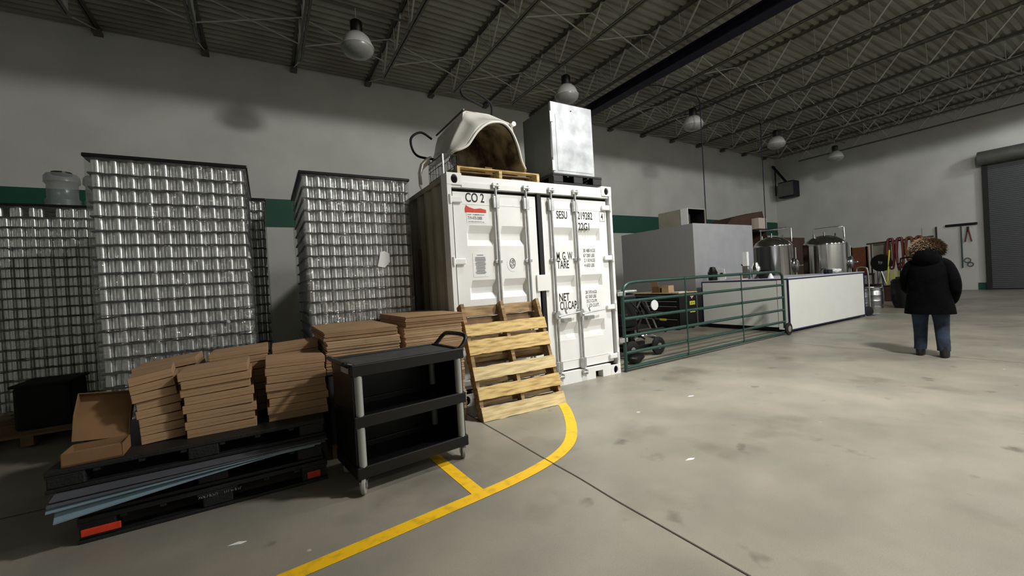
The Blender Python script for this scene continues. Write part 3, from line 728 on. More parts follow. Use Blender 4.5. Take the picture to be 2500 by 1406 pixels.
can_pallet((-2.78, 7.35, 0), 'dark wrapped stack of cans at the far left by the wall', 100, faces=('front', 'right'), missing=(1, 4, 12, 14))
can_pallet((-4.02, 7.4, 0), 'dark stack of cans cut by the left edge of the picture', 40, faces=('front',), wrapm=False)
# plastic drums on the far stack
dr_ = thing('plastic_drum', 'cloudy plastic drum standing on the far left stack of cans', 'drum', (-2.22, 7.75, .144+20*.1235+.034))
cp = clear_plastic()
MB().lathe([(.15, 0), (.17, .02), (.175, .12), (.15, .15), (.15, .33), (.175, .36), (.17, .44), (.15, .47)], seg=24).build('drum_body', cp, dr_, smooth=True)
MB().lathe([(.10, .47), (.10, .50)], seg=20).build('drum_lid', M['blk'], dr_)
d2 = dup(dr_, (-1.86, 7.8, .144+20*.1235+.034), label='darker plastic drum half hidden behind the edge of the bright stack')

# wooden pallet with a dark bag, left
t = thing('wooden_pallet', 'old brown pallet on the floor at the far left', 'wooden pallet', (-3.0, 5.95, 0))
for i in range(4): MB().bb(i*.44, i*.44+.09, 0, 1.0, .02, .11).build('stringer', M['wood_old'], t)
b = MB(); 
for i in range(6): b.bb(0, 1.42, i*.18, i*.18+.1, .11, .13)
b.build('deck_board', M['wood_old'], t)
t = thing('covered_crate', 'black crate draped in dark cloth standing on the old pallet', 'crate', (-2.22, 6.1, .131))
MB().box((.2, .3, .22), (.42, .5, .44), bev=.03).build('crate_body', M['darkwall'], t)
MB().box((.2, .3, .45), (.46, .54, .03), bev=.012).build('cloth_cover', M['darkwall'], t)

# ================================================================ BLACK PALLETS WITH SHEETS AND MAILERS
G = 'black plastic pallets stacked under the mailer boxes'
p1 = plastic_pallet('bottom black plastic pallet of the low stack, with red marks at both ends', (-.98, 3.29, 0), 1.30, 1.06, .145, M['blk_rough'])
MB().box((.10, -.004, .062), (.17, .012, .04), bev=.004).build('red_end_mark', M['red'], p1); MB().box((1.21, -.004, .062), (.085, .012, .045), bev=.004).build('red_end_mark', M['red'], p1)
fi = mat('faded_grey_ink', '6f7072', .7); scribble('side_lettering', fi, p1, (-.43, 3.289, .087), .105, .018, 10, 3); scribble('side_lettering', fi, p1, (-.295, 3.289, .087), .095, .018, 9, 5)
p2 = plastic_pallet('middle black plastic pallet of the low stack, under the bent sheets', (-1.0, 3.31, .146), 1.30, 1.02, .13, M['blk_rough'])
def sheet(z, m, label, x0, x1, th, droop, yf=3.235):
    b = MB(); n = 16; rows = []
    for t in (0, th):
        g = []
        for i in range(n+1):
            u = i/n; x = x0+(x1-x0)*u; d = droop*max(0, 1-u*1.15)**1.3
            g.append([b.b.verts.new((x, yf+.002*(th-t), z-d+t)), b.b.verts.new((x, yf+.045, z-d*.35+t)), b.b.verts.new((x, 3.285, z+t)), b.b.verts.new((x, 4.26, z+t))])
        rows.append(g)
    for g in rows:
        for i in range(n):
            for j in range(3): b.face((g[i][j], g[i+1][j], g[i+1][j+1], g[i][j+1]))
    a, c = rows
    for i in range(n):
        for j in (0, 3): b.face((a[i][j], a[i+1][j], c[i+1][j], c[i][j]))
    for i in (0, n):
        for j in range(3): b.face((a[i][j], a[i][j+1], c[i][j+1], c[i][j]))
    return tag(b.build('plastic_sheet', M[m]), label, 'plastic sheet')
sheet(.277, 'sheet_blue', 'lowest pale blue sheet, drooping over the front of the low pallet stack', -1.05, .24, .008, .105, 3.222)
sheet(.287, 'sheet_blue', 'upper pale blue sheet, drooping a little less than the one below it', -1.075, .28, .008, .048, 3.216)
sheet(.297, 'sheet_grey', 'lower grey sheet, just above the blue sheets of the low pallet stack', -1.07, .31, .007, .028, 3.212)
sheet(.306, 'sheet_grey', 'top grey sheet directly below the upper black pallet', -1.06, .325, .007, .012, 3.22)
p3 = plastic_pallet('upper black plastic pallet of the low stack, carrying the mailer boxes', (-1.1, 3.30, .317), 1.42, 1.05, .125, M['blk_rough'])
PT = .317+.125
def mailer_mesh(w, d, h):
    b = MB(); b.bb(-w/2, w/2, 0, d, 0, h, bev=.003)
    b.bb(-w/2+.003, w/2-.003, -.0015, .002, h*.45, h*.47)
    return b
mail = {}
def mailer(x, y, z, w, rz, tilt, label, grp, m='card', d=.40, h=.052, lean=0):
    k = (round(w, 2), m)
    if k not in mail: mail[k] = mailer_mesh(w, d, h).mesh('mailer_box', M[m])
    o = bpy.data.objects.new('mailer_box', mail[k]); C.objects.link(o); o.location = (x, y, z)
    o.rotation_euler = (lean, tilt, rz); return tag(o, label, 'cardboard box', grp)
ORD = ['bottom', 'second', 'third', 'fourth', 'fifth', 'sixth', 'seventh', 'eighth', 'ninth', 'tenth', 'eleventh']
def stack(n, x, y, z, w, where, grp, dx=0, rz=0, tilt0=0, tilt1=0, seed=1, m='card', hh=.052, sh=.012):
    rd = random.Random(seed); px, pz = x, z+w/2*abs(tilt0); tp = tilt0
    for i in range(n):
        t = tilt0+(tilt1-tilt0)*i/max(1, n-1)+(rd.uniform(-.004, .004) if i else 0)
        if i: k = hh+.0012+w/2*abs(t-tp)+.0006; px += k*math.sin(tp)+dx; pz += k*math.cos(tp)
        nm = 'top' if i == n-1 else ORD[i]
        if 0 < i < n-1: lb = 'flat brown mailer box, %s from the bottom of the %s' % (nm, where)
        else: lb = 'flat brown mailer box, %s of the %s' % (nm, where)
        mailer(px+rd.uniform(-sh, sh), y+rd.uniform(-.008, .012), pz, w, rz+rd.uniform(-.03, .03), t, lb, grp, m)
        tp = t
GM = 'flat mailer boxes on the black pallet'
stack(8, -.285, 3.44, PT, .39, 'middle front stack', GM, dx=-.004, tilt0=-.0, tilt1=-.055, seed=4)
stack(8, .178, 3.45, PT, .385, 'right front stack', GM, dx=-.001, tilt0=-.0, tilt1=.02, seed=8)
stack(8, -.612, 3.50, PT+.002, .225, 'left front stack', GM, dx=-.002, rz=.12, tilt0=-.02, tilt1=-.15, seed=11, sh=.006)
stack(9, -.185, 3.88, PT, .39, 'middle back row', GM, tilt0=0, tilt1=-.05, seed=21)
stack(9, .205, 3.89, PT, .34, 'right back row', GM, tilt0=0, tilt1=-.05, seed=25)
stack(8, -.60, 3.99, PT, .38, 'left back row', GM, dx=-.006, tilt0=0, tilt1=-.12, seed=29)
# open boxes at the left end
ob = thing('open_mailer_box', 'open brown mailer box with its lid up at the left end', 'cardboard box', (-.905, 3.32, PT+.001), .03)
b = MB(); W, D, H = .26, .20, .075
b.bb(-W/2, W/2, 0, D, 0, .004); b.bb(-W/2, W/2, 0, .004, 0, H); b.bb(-W/2, W/2, D-.004, D, 0, H); b.bb(-W/2, -W/2+.004, 0, D, 0, H); b.bb(W/2-.004, W/2, 0, D, 0, H)
b.prism([(0, .004), (.10, .055), (.10, .059), (0, .010)], -W/2, W/2, 'YZ'); b.build('box_tray', M['card3'], ob)
b = MB(); b.box((0, 0, .14), (W, .004, .28)); b.box((0, -.03, .278), (W, .06, .004)); b.prism([(-.06, .14), (0, 0), (0, .28), (-.06, .28)], -W/2-.002, -W/2+.002, 'YZ'); b.prism([(-.06, .14), (0, 0), (0, .28), (-.06, .28)], W/2-.002, W/2+.002, 'YZ')
b.xf(Matrix.Translation((-.01, D+.02, H)) @ Matrix.Rotation(-.42, 4, 'X') @ Matrix.Rotation(.10, 4, 'Y')); b.build('box_lid', M['card3'], ob)

# ================================================================ STACKS OF FLATTENED CARTONS
def bundle(x0, x1, y0, y1, z, n, label, seed, th=.0068, m='card2', tx=0):
    rd = random.Random(seed); b = MB()
    for i in range(n):
        e = .006; b.bb(x0+rd.uniform(-e, e), x1+rd.uniform(-e, e), y0+rd.uniform(-e, e), y1+rd.uniform(-e, e), z+i*th, z+i*th+th*.86)
    if tx:
        c = Vector(((x0+x1)/2, y0, z)); b.xf(Matrix.Translation(c) @ Matrix.Rotation(tx, 4, 'X') @ Matrix.Translation(-c))
    return tag(b.build('carton_bundle', M[m]), label, 'flattened cartons', 'bundles of flattened cartons')
def carton_stack(x0, x1, y0, y1, top, where, seed):
    bp = thing('wooden_pallet', 'wooden pallet under the %s' % where, 'wooden pallet', (x0, y0+.02, 0))
    b = MB()
    for i in range(3): b.bb(i*(x1-x0-.05)/2, i*(x1-x0-.05)/2+.05, 0, y1-y0-.04, .0, .10)
    b.build('stringer_set', M['wood_old'], bp)
    MB().bb(0, x1-x0, 0, y1-y0-.04, .1005, .12).build('deck_board', M['wood_old'], bp)
    rd = random.Random(seed); z = .121; k = 0; N = 10
    if seed == 3:
        t = thing('storage_bin', 'dark grey plastic bin under the left carton stack', 'bin', (x0, y0+.01, .121)); W_, D_ = x1-x0, y1-y0-.03
        MB().bb(.0, W_, 0, D_, 0, .56, bev=.015).build('bin_body', M['sheet_dark'], t); MB().bb(-.012, W_+.012, -.012, D_+.012, .5605, .59, bev=.006).build('bin_lid', M['sheet_dark'], t)
        z = .712; N = 4
    per = (top-z-.004)/N
    for k in range(N):
        n = int((per-.004)/.0068); mm = 'card2' if k % 3 else 'card'
        nm = 'top' if k == N-1 else ORD[k]
        ox = rd.uniform(-.012, .012); oy = rd.uniform(-.012, .012)
        lb = 'bundle of flattened cartons, %s%s of the %s' % (nm, '' if k in (0, N-1) else ' from the bottom', where)
        bundle(x0+ox, x1+ox, y0+oy, y1+oy, z, n, lb, seed*20+k, th=(per-.0015)/n, m=mm); z += per
carton_stack(.40, .985, 3.62, 4.66, 1.035, 'left carton stack behind the cart', 3)
carton_stack(1.09, 1.665, 3.80, 4.80, 1.085, 'right carton stack beside the container', 6)

# ================================================================ UTILITY CART
ca = thing('utility_cart', 'black plastic three-shelf utility cart with grey uprights', 'utility cart', (.455, 2.86, 0), math.atan2(.10, .84))
LW, LD = .845, .50
for z0, nm in ((.104, 'bottom_shelf'), (.438, 'middle_shelf'), (.778, 'top_shelf')):
    b = MB(); hgt = .08
    b.bb(0, LW, 0, .03, z0, z0+hgt, bev=.006); b.bb(0, LW, LD-.03, LD, z0, z0+hgt, bev=.006); b.bb(0, .03, .03, LD-.03, z0, z0+hgt); b.bb(LW-.03, LW, .03, LD-.03, z0, z0+hgt)
    b.build(nm, M['blk'], ca)
    t = MB().bb(.028, LW-.028, .028, LD-.028, z0+.03, z0+(.068 if nm == 'top_shelf' else .04)).build(nm+'_tray', M['tray' if nm == 'top_shelf' else 'blk'], ca)
for (x, y) in ((.045, .026), (LW-.045, .026), (.045, LD-.026), (LW-.045, LD-.026)):
    b = MB(); b.cyl((x, y, .17), (x, y, .442), .026, 16); b.cyl((x, y, .515), (x, y, .782), .026, 16); b.build('upright', M['alu'], ca, smooth=True)
b = MB(); b.bb(.006, .014, .03, LD-.01, .14, .79); b.build('end_panel', M['blk'], ca)
b = MB(); b.bb(LW-.014, LW-.006, .03, LD-.01, .14, .79); b.build('end_panel', M['blk'], ca)
b = MB(); b.bb(.006, LW-.006, LD-.010, LD-.002, .14, .79); b.build('back_panel', M['blk'], ca)
hb = catmull([(LW-.02, .05, .84), (LW+.03, .055, .875), (LW+.07, .075, .925), (LW+.075, .14, .945), (LW+.07, LD-.14, .945), (LW+.06, LD-.07, .925), (LW+.02, LD-.05, .875), (LW-.02, LD-.045, .84)], 6)
MB().tube(hb, .017, 12).build('push_handle', M['blk'], ca, smooth=True)
hb = catmull([(.02, .05, .85), (-.02, .05, .865), (-.035, .09, .868), (-.035, LD-.09, .868), (-.02, LD-.05, .865), (.02, LD-.05, .85)], 6)
MB().tube(hb, .014, 10).build('end_rail', M['blk'], ca, smooth=True)
MB().bb(-.012, -.002, .06, .2, .80, .835).build('name_plate', M['alu'], ca)
def caster(x, y, a, r=.052):
    o = bpy.data.objects.new('caster', None); C.objects.link(o); o.parent = ca; o.location = (x, y, 0); o.rotation_euler = (0, 0, a)
    MB().lathe([(.015, -.014), (r-.006, -.014), (r, -.008), (r, .008), (r-.006, .014), (.015, .014)], (0, 0, r+.0005), 22, 'Y').build('wheel', M['rubber'], o, smooth=True)
    b = MB(); b.bb(-.018, .02, -.022, -.017, r-.012, r+.034); b.bb(-.018, .02, .017, .022, r-.012, r+.034); b.bb(-.025, .03, -.024, .024, r+.03, r+.036)
    b.cyl((0, -.024, r), (0, .024, r), .006, 8); b.build('fork', M['galv'], o)
for (x, y, a) in ((.04, .02, 1.1), (LW-.03, .05, 1.2), (.06, LD-.05, .9), (LW-.05, LD-.05, 1.3)): caster(x, y, a)

# ================================================================ LEANING PALLETS
def lean_pallet(base, yt, length, W, label, seed, boards_f, boards_b, mats, skew=0, dep=.13):
    # local frame: x across, y = thickness (front face y=0 toward viewer), z = up the length
    hz = math.sqrt(length**2-yt**2); ang = math.atan2(yt, hz)
    r = thing('wooden_pallet', label, 'wooden pallet', base); r.rotation_mode = 'XYZ'; r.rotation_euler = (-ang, 0, skew)
    rd = random.Random(seed)
    for i in range(3):
        x = i*(W-.04)/2; MB().bb(x, x+.038, .017, dep-.017, 0, length).jitter(.002, i+seed).build('stringer', M['wood_dark'], r)
    for i, (z0, z1) in enumerate(boards_f):
        b = MB(); n = 14; e = [(rd.uniform(-.004, .004), rd.uniform(-.004, .004)) for _ in range(n+1)]
        o = rd.uniform(-.006, .006); poly = [(o-.004+(W+.008)*k/n, z0+e[k][0]) for k in range(n+1)]+[(o-.004+(W+.008)*k/n, z1+e[k][1]) for k in range(n, -1, -1)]
        b.prism(poly, 0, .016); b.build('front_board', M[mats[i % len(mats)]], r)
    for i, (z0, z1) in enumerate(boards_b):
        MB().bb(-.002, W+.002, dep-.016, dep, z0, z1).build('back_board', M['wood_dark'], r)
    return r
lean_pallet((1.752, 3.62, .003), .41, 1.22, .985, 'yellow pine pallet leaning on the container doors, front one of the two', 5,
            [(.0, .135), (.205, .335), (.405, .535), (.665, .815), (.86, .985)], [(0, .09), (.16, .25), (.36, .45), (.6, .69), (.78, .87), (1.10, 1.215)], ['wood_pale', 'wood', 'wood_pale', 'wood', 'wood'], skew=-.025)
lean_pallet((1.83, 3.79, .003), .33, 1.05, .985, 'weathered pallet leaning on the container behind the yellow pallet', 9,
            [(.0, .09), (.17, .26), (.34, .43), (.52, .61), (.70, .79), (.95, 1.04)], [(0, .09), (.95, 1.04)], ['wood_dark', 'wood_old'], skew=-.02, dep=.10)

# ================================================================ GREEN GATE
gt = thing('farm_gate', 'green tubular steel gate with six rails and a wheel at its end', 'gate', (4.285, 4.20, 0), math.atan2(.10, 4.49))
GL = 4.49
b = MB(); top = catmull([(0, 0, .02), (0, 0, .6), (0, 0, 1.02), (.03, 0, 1.16), (.12, 0, 1.235), (.28, 0, 1.255), (.6, 0, 1.258)], 5)+[Vector((2, 0, 1.262)), Vector((GL-.3, 0, 1.262)), Vector((GL-.1, 0, 1.245)), Vector((GL-.015, 0, 1.17)), Vector((GL, 0, 1.05)), Vector((GL, 0, .14))]
b.tube(top, .025, 10); b.build('outer_frame', M['gate'], gt, smooth=True)
for z in (.99, .745, .50, .265, .055): MB().cyl((.01, 0, z), (GL-.005, 0, z+.004), .023, 10).build('rail', M['gate'], gt, smooth=True)
for x in (1.385, 2.97): MB().bb(x-.012, x+.012, -.03, -.022, .045, 1.27).build('stay', M['gate'], gt)
b = MB(); 
for z in (1.10, .45): b.bb(-.075, .05, -.02, .02, z-.03, z+.03, bev=.006)
b.build('hinge_bracket', M['galv'], gt)
wh = MB().lathe([(.03, -.02), (.085, -.02), (.115, -.018), (.122, 0), (.115, .018), (.085, .02), (.03, .02)], (GL+.06, -.04, .124), 28, 'Y').build('wheel', M['blkrub'], gt, smooth=True)
MB().lathe([(.02, -.024), (.06, -.022), (.06, .022), (.02, .024)], (GL+.06, -.04, .124), 18, 'Y').build('wheel_hub', M['galv'], wh)
MB().bb(GL-.02, GL+.075, -.012, -.006, .1, .2).build('wheel_bracket', M['gate'], gt)
o = MB().bb(6.0, 8.85, 4.36, 4.40, 0.001, .018).build('floor_strip', M['galv']); tag(o, 'thin metal strip lying on the floor behind the gate', 'metal strip')

# black machine behind the gate
mcn = thing('wheeled_machine', 'black wheeled machine with a white dial and chrome rails behind the gate', 'machine', (5.0, 4.95, 0))
MB().box((.10, .05, .78), (.30, .36, .55), bev=.05).build('motor_housing', M['blk'], mcn)
MB().box((.10, .05, 1.09), (.32, .38, .05), bev=.02).build('top_lid', M['galv'], mcn)
b = MB(); b.bb(.17, .27, -.02, .08, .1, .55); b.bb(-.1, .75, -.12, -.06, .12, .18); b.bb(-.1, .75, .20, .26, .12, .18); b.bb(-.1, -.02, -.12, .26, .12, .18); b.bb(0, .5, -.1, .2, .45, .5); b.build('base_frame', M['blk'], mcn)
b = MB(); b.tube([(.28, 0, .7), (.45, 0, .92), (.62, 0, .72), (.8, 0, .6)], .04, 8); b.tube([(.3, .1, .55), (.5, .1, .6), (.6, .1, .9)], .03, 8); b.build('pump_body', M['blk'], mcn, smooth=True)
for dx in (0, .16): MB().cyl((.48+dx, .05, .90), (.90+dx, .15, .30), .014, 8).build('chrome_rail', M['steel_brushed'], mcn, smooth=True)
b = MB(); b.bb(-.16, .0, -.16, .16, .62, .74, bev=.02); b.bb(-.12, .3, .22, .34, .3, .95, bev=.03); b.build('side_case', M['blk'], mcn)
b = MB(); b.tube(catmull([(.25, .1, 1.0), (.38, .12, 1.02), (.45, .1, .9), (.5, .1, .75)], 5), .018, 8); b.tube(catmull([(.0, -.2, .95), (.2, -.24, .7), (.12, -.22, .45), (.3, -.2, .3)], 5), .016, 8); b.build('cable_loop', M['blkrub'], mcn, smooth=True)
b = MB(); b.cyl((.3, -.1, .4), (.85, -.12, .42), .022, 8); b.cyl((.85, -.12, .42), (.92, -.12, .36), .03, 8); b.build('tow_arm', M['blk'], mcn, smooth=True)
MB().box((.18, -.14, .66), (.12, .02, .05)).build('control_plate', M['galv'], mcn)
MB().lathe([(.0, -.012), (.085, -.01), (.09, .0), (.085, .01)], (.72, -.08, .82), 22, 'Y').build('dial', M['wlabel'], mcn, smooth=True)
MB().tube(catmull([(.1, -.15, .3), (.35, -.16, .36), (.6, -.15, .3)], 6), .035, 8).build('chrome_pipe', M['steel'], mcn, smooth=True)
for x in (.0, .62):
    w_ = MB().lathe([(.05, -.03), (.12, -.03), (.145, -.02), (.15, 0), (.145, .02), (.12, .03), (.05, .03)], (x, -.2, .151), 24, 'Y').build('wheel', M['blkrub'], mcn, smooth=True)
    MB().lathe([(.01, -.034), (.05, -.032), (.05, .03)], (x, -.2, .151), 16, 'Y').build('wheel_hub', M['galv'], w_)
b = MB(); bmesh.ops.create_icosphere(b.b, subdivisions=3, radius=1); b.xf(Matrix.Translation((4.86, 4.55, .075)) @ Matrix.Rotation(.3, 4, 'Z') @ Matrix.Diagonal((.22, .10, .075, 1))); b.jitter(.007, 2)
tag(b.build('crumpled_bag', M['blk'], smooth=True), 'crumpled black bag on the floor behind the gate hinge', 'bag')

# tool chest
tcst = thing('tool_chest', 'black rolling tool chest with yellow stickers behind the gate', 'tool chest', (8.3, 6.36, 0))
MB().bb(.02, .66, .0, 1.5, .10, .87).build('chest_body', M['blk'], tcst)
MB().bb(0, .68, -.02, 1.52, .87, .89).build('chest_top', M['wood_pale'], tcst)
for i, (z0, z1) in enumerate(((.12, .27), (.29, .44), (.46, .58), (.60, .70), (.72, .84))):
    dd = MB().bb(0, .02, .03, 1.47, z0, z1, bev=.004).build('drawer', M['blk'], tcst)
    MB().bb(-.02, .0, .06, 1.44, z1-.025, z1-.012).build('drawer_handle', M['galv'], dd)
for z in (.62, .44): 
    o = MB().box((.50, -.003, z), (.20, .004, .09), bev=.0015).build('yellow_sticker', M['ylabel'], tcst)
    scribble('sticker_text', mat('olive_ink', '8a8420', .6), o, (8.3+.5-.07, 6.36-.0055, z-.02), .14, .045, 8, int(z*50)); o.children[0].location = Vector((.43, -.0055, z-.02))
MB().bb(-.024, -.02, .35, .55, .22, .27).build('yellow_sticker', M['ylabel'], tcst)
MB().prism([(.42, .80), (.52, .83), (.56, .78), (.48, .72)], -.004, -.001).build('pink_sticker', mat('pink_paper', 'e8a8a0', .6), tcst)
for x in (.08, .6):
    for y in (.08, 1.42): MB().lathe([(.01, -.015), (.05, -.015), (.05, .015), (.01, .015)], (x, y, .051), 16, 'Y').build('caster', M['blkrub'], tcst, smooth=True)
t = thing('open_carton', 'small cardboard box with a raised flap on the tool chest', 'cardboard box', (8.42, 7.0, .891))
MB().bb(0, .2, 0, .22, 0, .15).build('carton_body', M['card3'], t)
MB().box((-.02, .12, .22), (.005, .22, .14), Matrix.Rotation(-.3, 4, 'Y')).build('flap', M['card2'], t)
t = thing('open_carton', 'small tan cardboard box, right of the flapped one on the chest', 'cardboard box', (8.42, 6.72, .891))
MB().bb(0, .2, 0, .2, 0, .17).build('carton_body', M['card2'], t)
o = MB().bb(8.45, 8.75, 6.45, 6.65, .891, .905).build('paper_pile', M['wlabel']); tag(o, 'loose white papers on the near end of the tool chest', 'papers')

# ================================================================ COUNTER
cn = thing('service_counter', 'white panelled service counter with dark blue edging', 'counter', (9.13, 4.38, 0))
LX, LY, HZ = 3.64, 1.93, 1.11
MB().bb(.01, LX-.01, .01, LY-.01, .1, HZ-.03).build('counter_body', M['panel'], cn)
b = MB(); b.bb(-.012, LX, -.012, LY, HZ-.028, HZ-.004); b.bb(-.015, .012, -.015, .012, .04, HZ-.028); b.bb(-.012, .012, LY-.02, LY+.005, .04, HZ-.028); b.bb(.012, LX, -.012, .012, .04, .062); b.bb(LX-.012, LX+.004, -.012, .012, .04, HZ-.03)
b.build('blue_edging', M['blue'], cn)
MB().bb(-.018, LX+.004, -.018, LY, HZ-.004, HZ+.012).build('counter_top', mat('pale_counter_top', 'c9cbd6', .4), cn)
MB().bb(.03, LX-.04, -.004, .01, .065, HZ-.03).build('front_panel', M['panel'], cn)
MB().bb(-.004, .01, .22, LY-.02, .10, HZ-.03).build('end_panel', M['panel'], cn)
MB().bb(-.010, .004, .015, .20, .06, HZ-.03).build('corner_strip', M['panel'], cn)
MB().bb(.08, LX-.08, .08, LY-.08, 0.0, .1).build('toe_kick', M['ink'], cn)
MB().bb(LX+.0, LX+.03, -.0, .05, 0, .9).build('end_leg', M['galv'], cn)
CT = HZ+.013
def lathe_thing(name, label, cat, loc, prof, m, seg=20):
    o = MB().lathe(prof, seg=seg).build(name, M[m], smooth=True); o.location = loc; return tag(o, label, cat)
lathe_thing('grey_tub', 'dark grey tub with a black lid at the left end of the counter', 'tub', (9.42, 6.2, CT), [(.10, 0), (.11, .18), (.12, .19), (.10, .21), (.06, .32), (.03, .33)], 'blk')
t = thing('napkin_holder', 'white standing card holder beside the dark tub on the counter', 'card holder', (9.45, 5.98, CT)); MB().box((0, 0, .14), (.02, .16, .26), Matrix.Rotation(-.2, 4, 'Y')).build('card', M['wlabel'], t); MB().bb(-.05, .05, -.08, .08, 0, .012).build('foot', M['wlabel'], t)
MB().box((-.013, 0, .13), (.004, .07, .09), Matrix.Rotation(-.2, 4, 'Y')).build('dark_print', M['ink'], t)
b = MB(); b.bb(9.18, 9.43, 5.35, 5.85, CT, CT+.012); tag(b.build('paper_stack', M['wlabel']), 'spread of white papers on the left half of the counter', 'papers')
b = MB(); b.box((9.31, 5.6, CT+.017), (.18, .34, .006), .4); tag(b.build('paper_sheet', M['red']), 'red printed sheet lying on the white papers', 'papers')
t = thing('tap_tower', 'tall steel dispensing tower standing on the counter', 'tap tower', (9.5, 5.42, CT)); MB().bb(-.04, .04, -.05, .05, .3, .62).build('upper_column', M['wlabel'], t); MB().bb(-.05, .05, -.06, .06, 0, .3).build('lower_column', M['steel_brushed'], t)
MB().cyl((0, .07, .3), (0, .11, .34), .012, 8).build('tap_spout', M['ink'], t)
lathe_thing('glass_jar', 'shiny steel jar right of the dispensing tower', 'jar', (9.6, 5.26, CT), [(.08, 0), (.10, .03), (.10, .25), (.06, .31), (.05, .36)], 'steel')
lathe_thing('steel_pot', 'dark round pot between the steel jar and the tank', 'pot', (9.45, 5.0, CT), [(.09, 0), (.14, .05), (.14, .12), (.08, .19), (.03, .20)], 'blk')
lathe_thing('paper_cone', 'small white paper cone on the counter by the gate corner', 'cone', (9.28, 4.78, CT), [(.06, 0), (.05, .03), (.004, .13)], 'wlabel')
o = MB().tube([(11.6+.16*math.cos(a), 4.75, CT+.02+.11*math.sin(a)) for a in [i*PI/12 for i in range(13)]], .014, 8).build('headset', M['blk'], smooth=True); tag(o, 'black arched headset on the right half of the counter', 'headset')
b = MB(); bmesh.ops.create_icosphere(b.b, subdivisions=3, radius=1); b.xf(Matrix.Translation((12.2, 4.75, CT+.065)) @ Matrix.Diagonal((.16, .12, .05, 1))); b.jitter(.012, 4); tag(b.build('crumpled_cloth', M['wlabel'], smooth=True), 'crumpled white cloth near the right end of the counter', 'cloth')
o = MB().box((11.9, 4.78, CT+.05), (.2, .12, .10), bev=.01).build('small_box', M['navy']); tag(o, 'small dark blue box between the headset and the cloth', 'box')

# ================================================================ GREY COOLER
co = thing('walk_in_cooler', 'large grey walk-in cooler box behind the gate', 'walk-in cooler', (9.2, 6.52, 0))
MB().bb(0, 2.62, .02, 2.4, 0, 2.565).build('cooler_body', M['cool_side'], co)
MB().bb(.0, 2.62, .0, .02, 0, 2.57).build('front_panel', M['cool_front'], co)
ac = thing('condenser_unit', 'beige metal fan unit on the cooler roof with an open dark end', 'cooling unit', (9.7, 7.0, 2.567))
b = MB(); b.bb(0, .76, 0, .95, 0, .02); b.bb(0, .76, 0, .95, .47, .49); b.bb(0, .02, 0, .95, .02, .47); b.bb(.74, .76, 0, .95, .02, .47); b.bb(.02, .74, .93, .95, .02, .47); b.build('unit_casing', M['beige'], ac)
b = MB(); b.box((.36, .4, .24), (.3, .3, .3), .5); b.build('fan_motor', M['box_side'], ac)
b = MB(); b.bb(.021, .739, .5, .92, .021, .469); b.bb(.021, .024, .03, .5, .021, .469); b.bb(.736, .739, .03, .5, .021, .469); b.bb(.024, .736, .03, .5, .466, .469); b.bb(.024, .736, .03, .5, .021, .024); b.build('interior_shade', M['blk'], ac)  # black sheets inside the beige casing paint its interior shade
MB().bb(-.01, .0, .0, .22, .0, .49).build('side_trim', M['wlabel'], ac)
# brown rack, slab and boxes behind
rk = thing('brown_rack', 'dark brown shelving rack standing behind the steel tanks', 'shelving', (14.3, 9.0, 0))
b = MB(); b.bb(0, 3.1, .02, .8, 0, .1); b.bb(0, .06, 0, .8, 0, 2.85); b.bb(3.04, 3.1, 0, .8, 0, 2.85); b.bb(0, 3.1, .74, .8, 0, 2.85); b.build('rack_frame', M['brown'], rk)
for z in (.9, 1.7, 2.3, 2.8): MB().bb(.06, 3.04, 0, .74, z, z+.05).build('shelf', M['brown2'], rk)
cb = MB().bb(17.5, 20.6, 9.1, 9.7, 0, 2.60).build('board_partition', M['brown']); tag(cb, 'tall reddish brown board partition between the two tanks', 'partition')
b = MB(); b.prism([(14.45, 2.86), (16.4, 2.86), (17.2, 3.32), (17.1, 3.62), (15.0, 3.28)], 9.0, 9.7); o = b.build('brown_slab', M['brown']); tag(o, 'brown wedge-shaped board pile on top of the rack', 'boards')
o = MB().box((16.55, 8.85, 3.08), (.55, .3, .42), bev=.02).build('white_box', mat('pinkish_white_plastic', 'd8c8bc', .4)); tag(o, 'pale plastic-wrapped box on the rack beside the brown slab', 'box')
b = MB(); b.tube([(16.6, 9.1, 2.88), (17.9, 8.9, 2.86), (18.0, 8.9, 2.75), (18.0, 8.9, 2.62)], .03, 8); b.build('pipe_rail', M['steel_brushed'], rk, smooth=True, world=True)

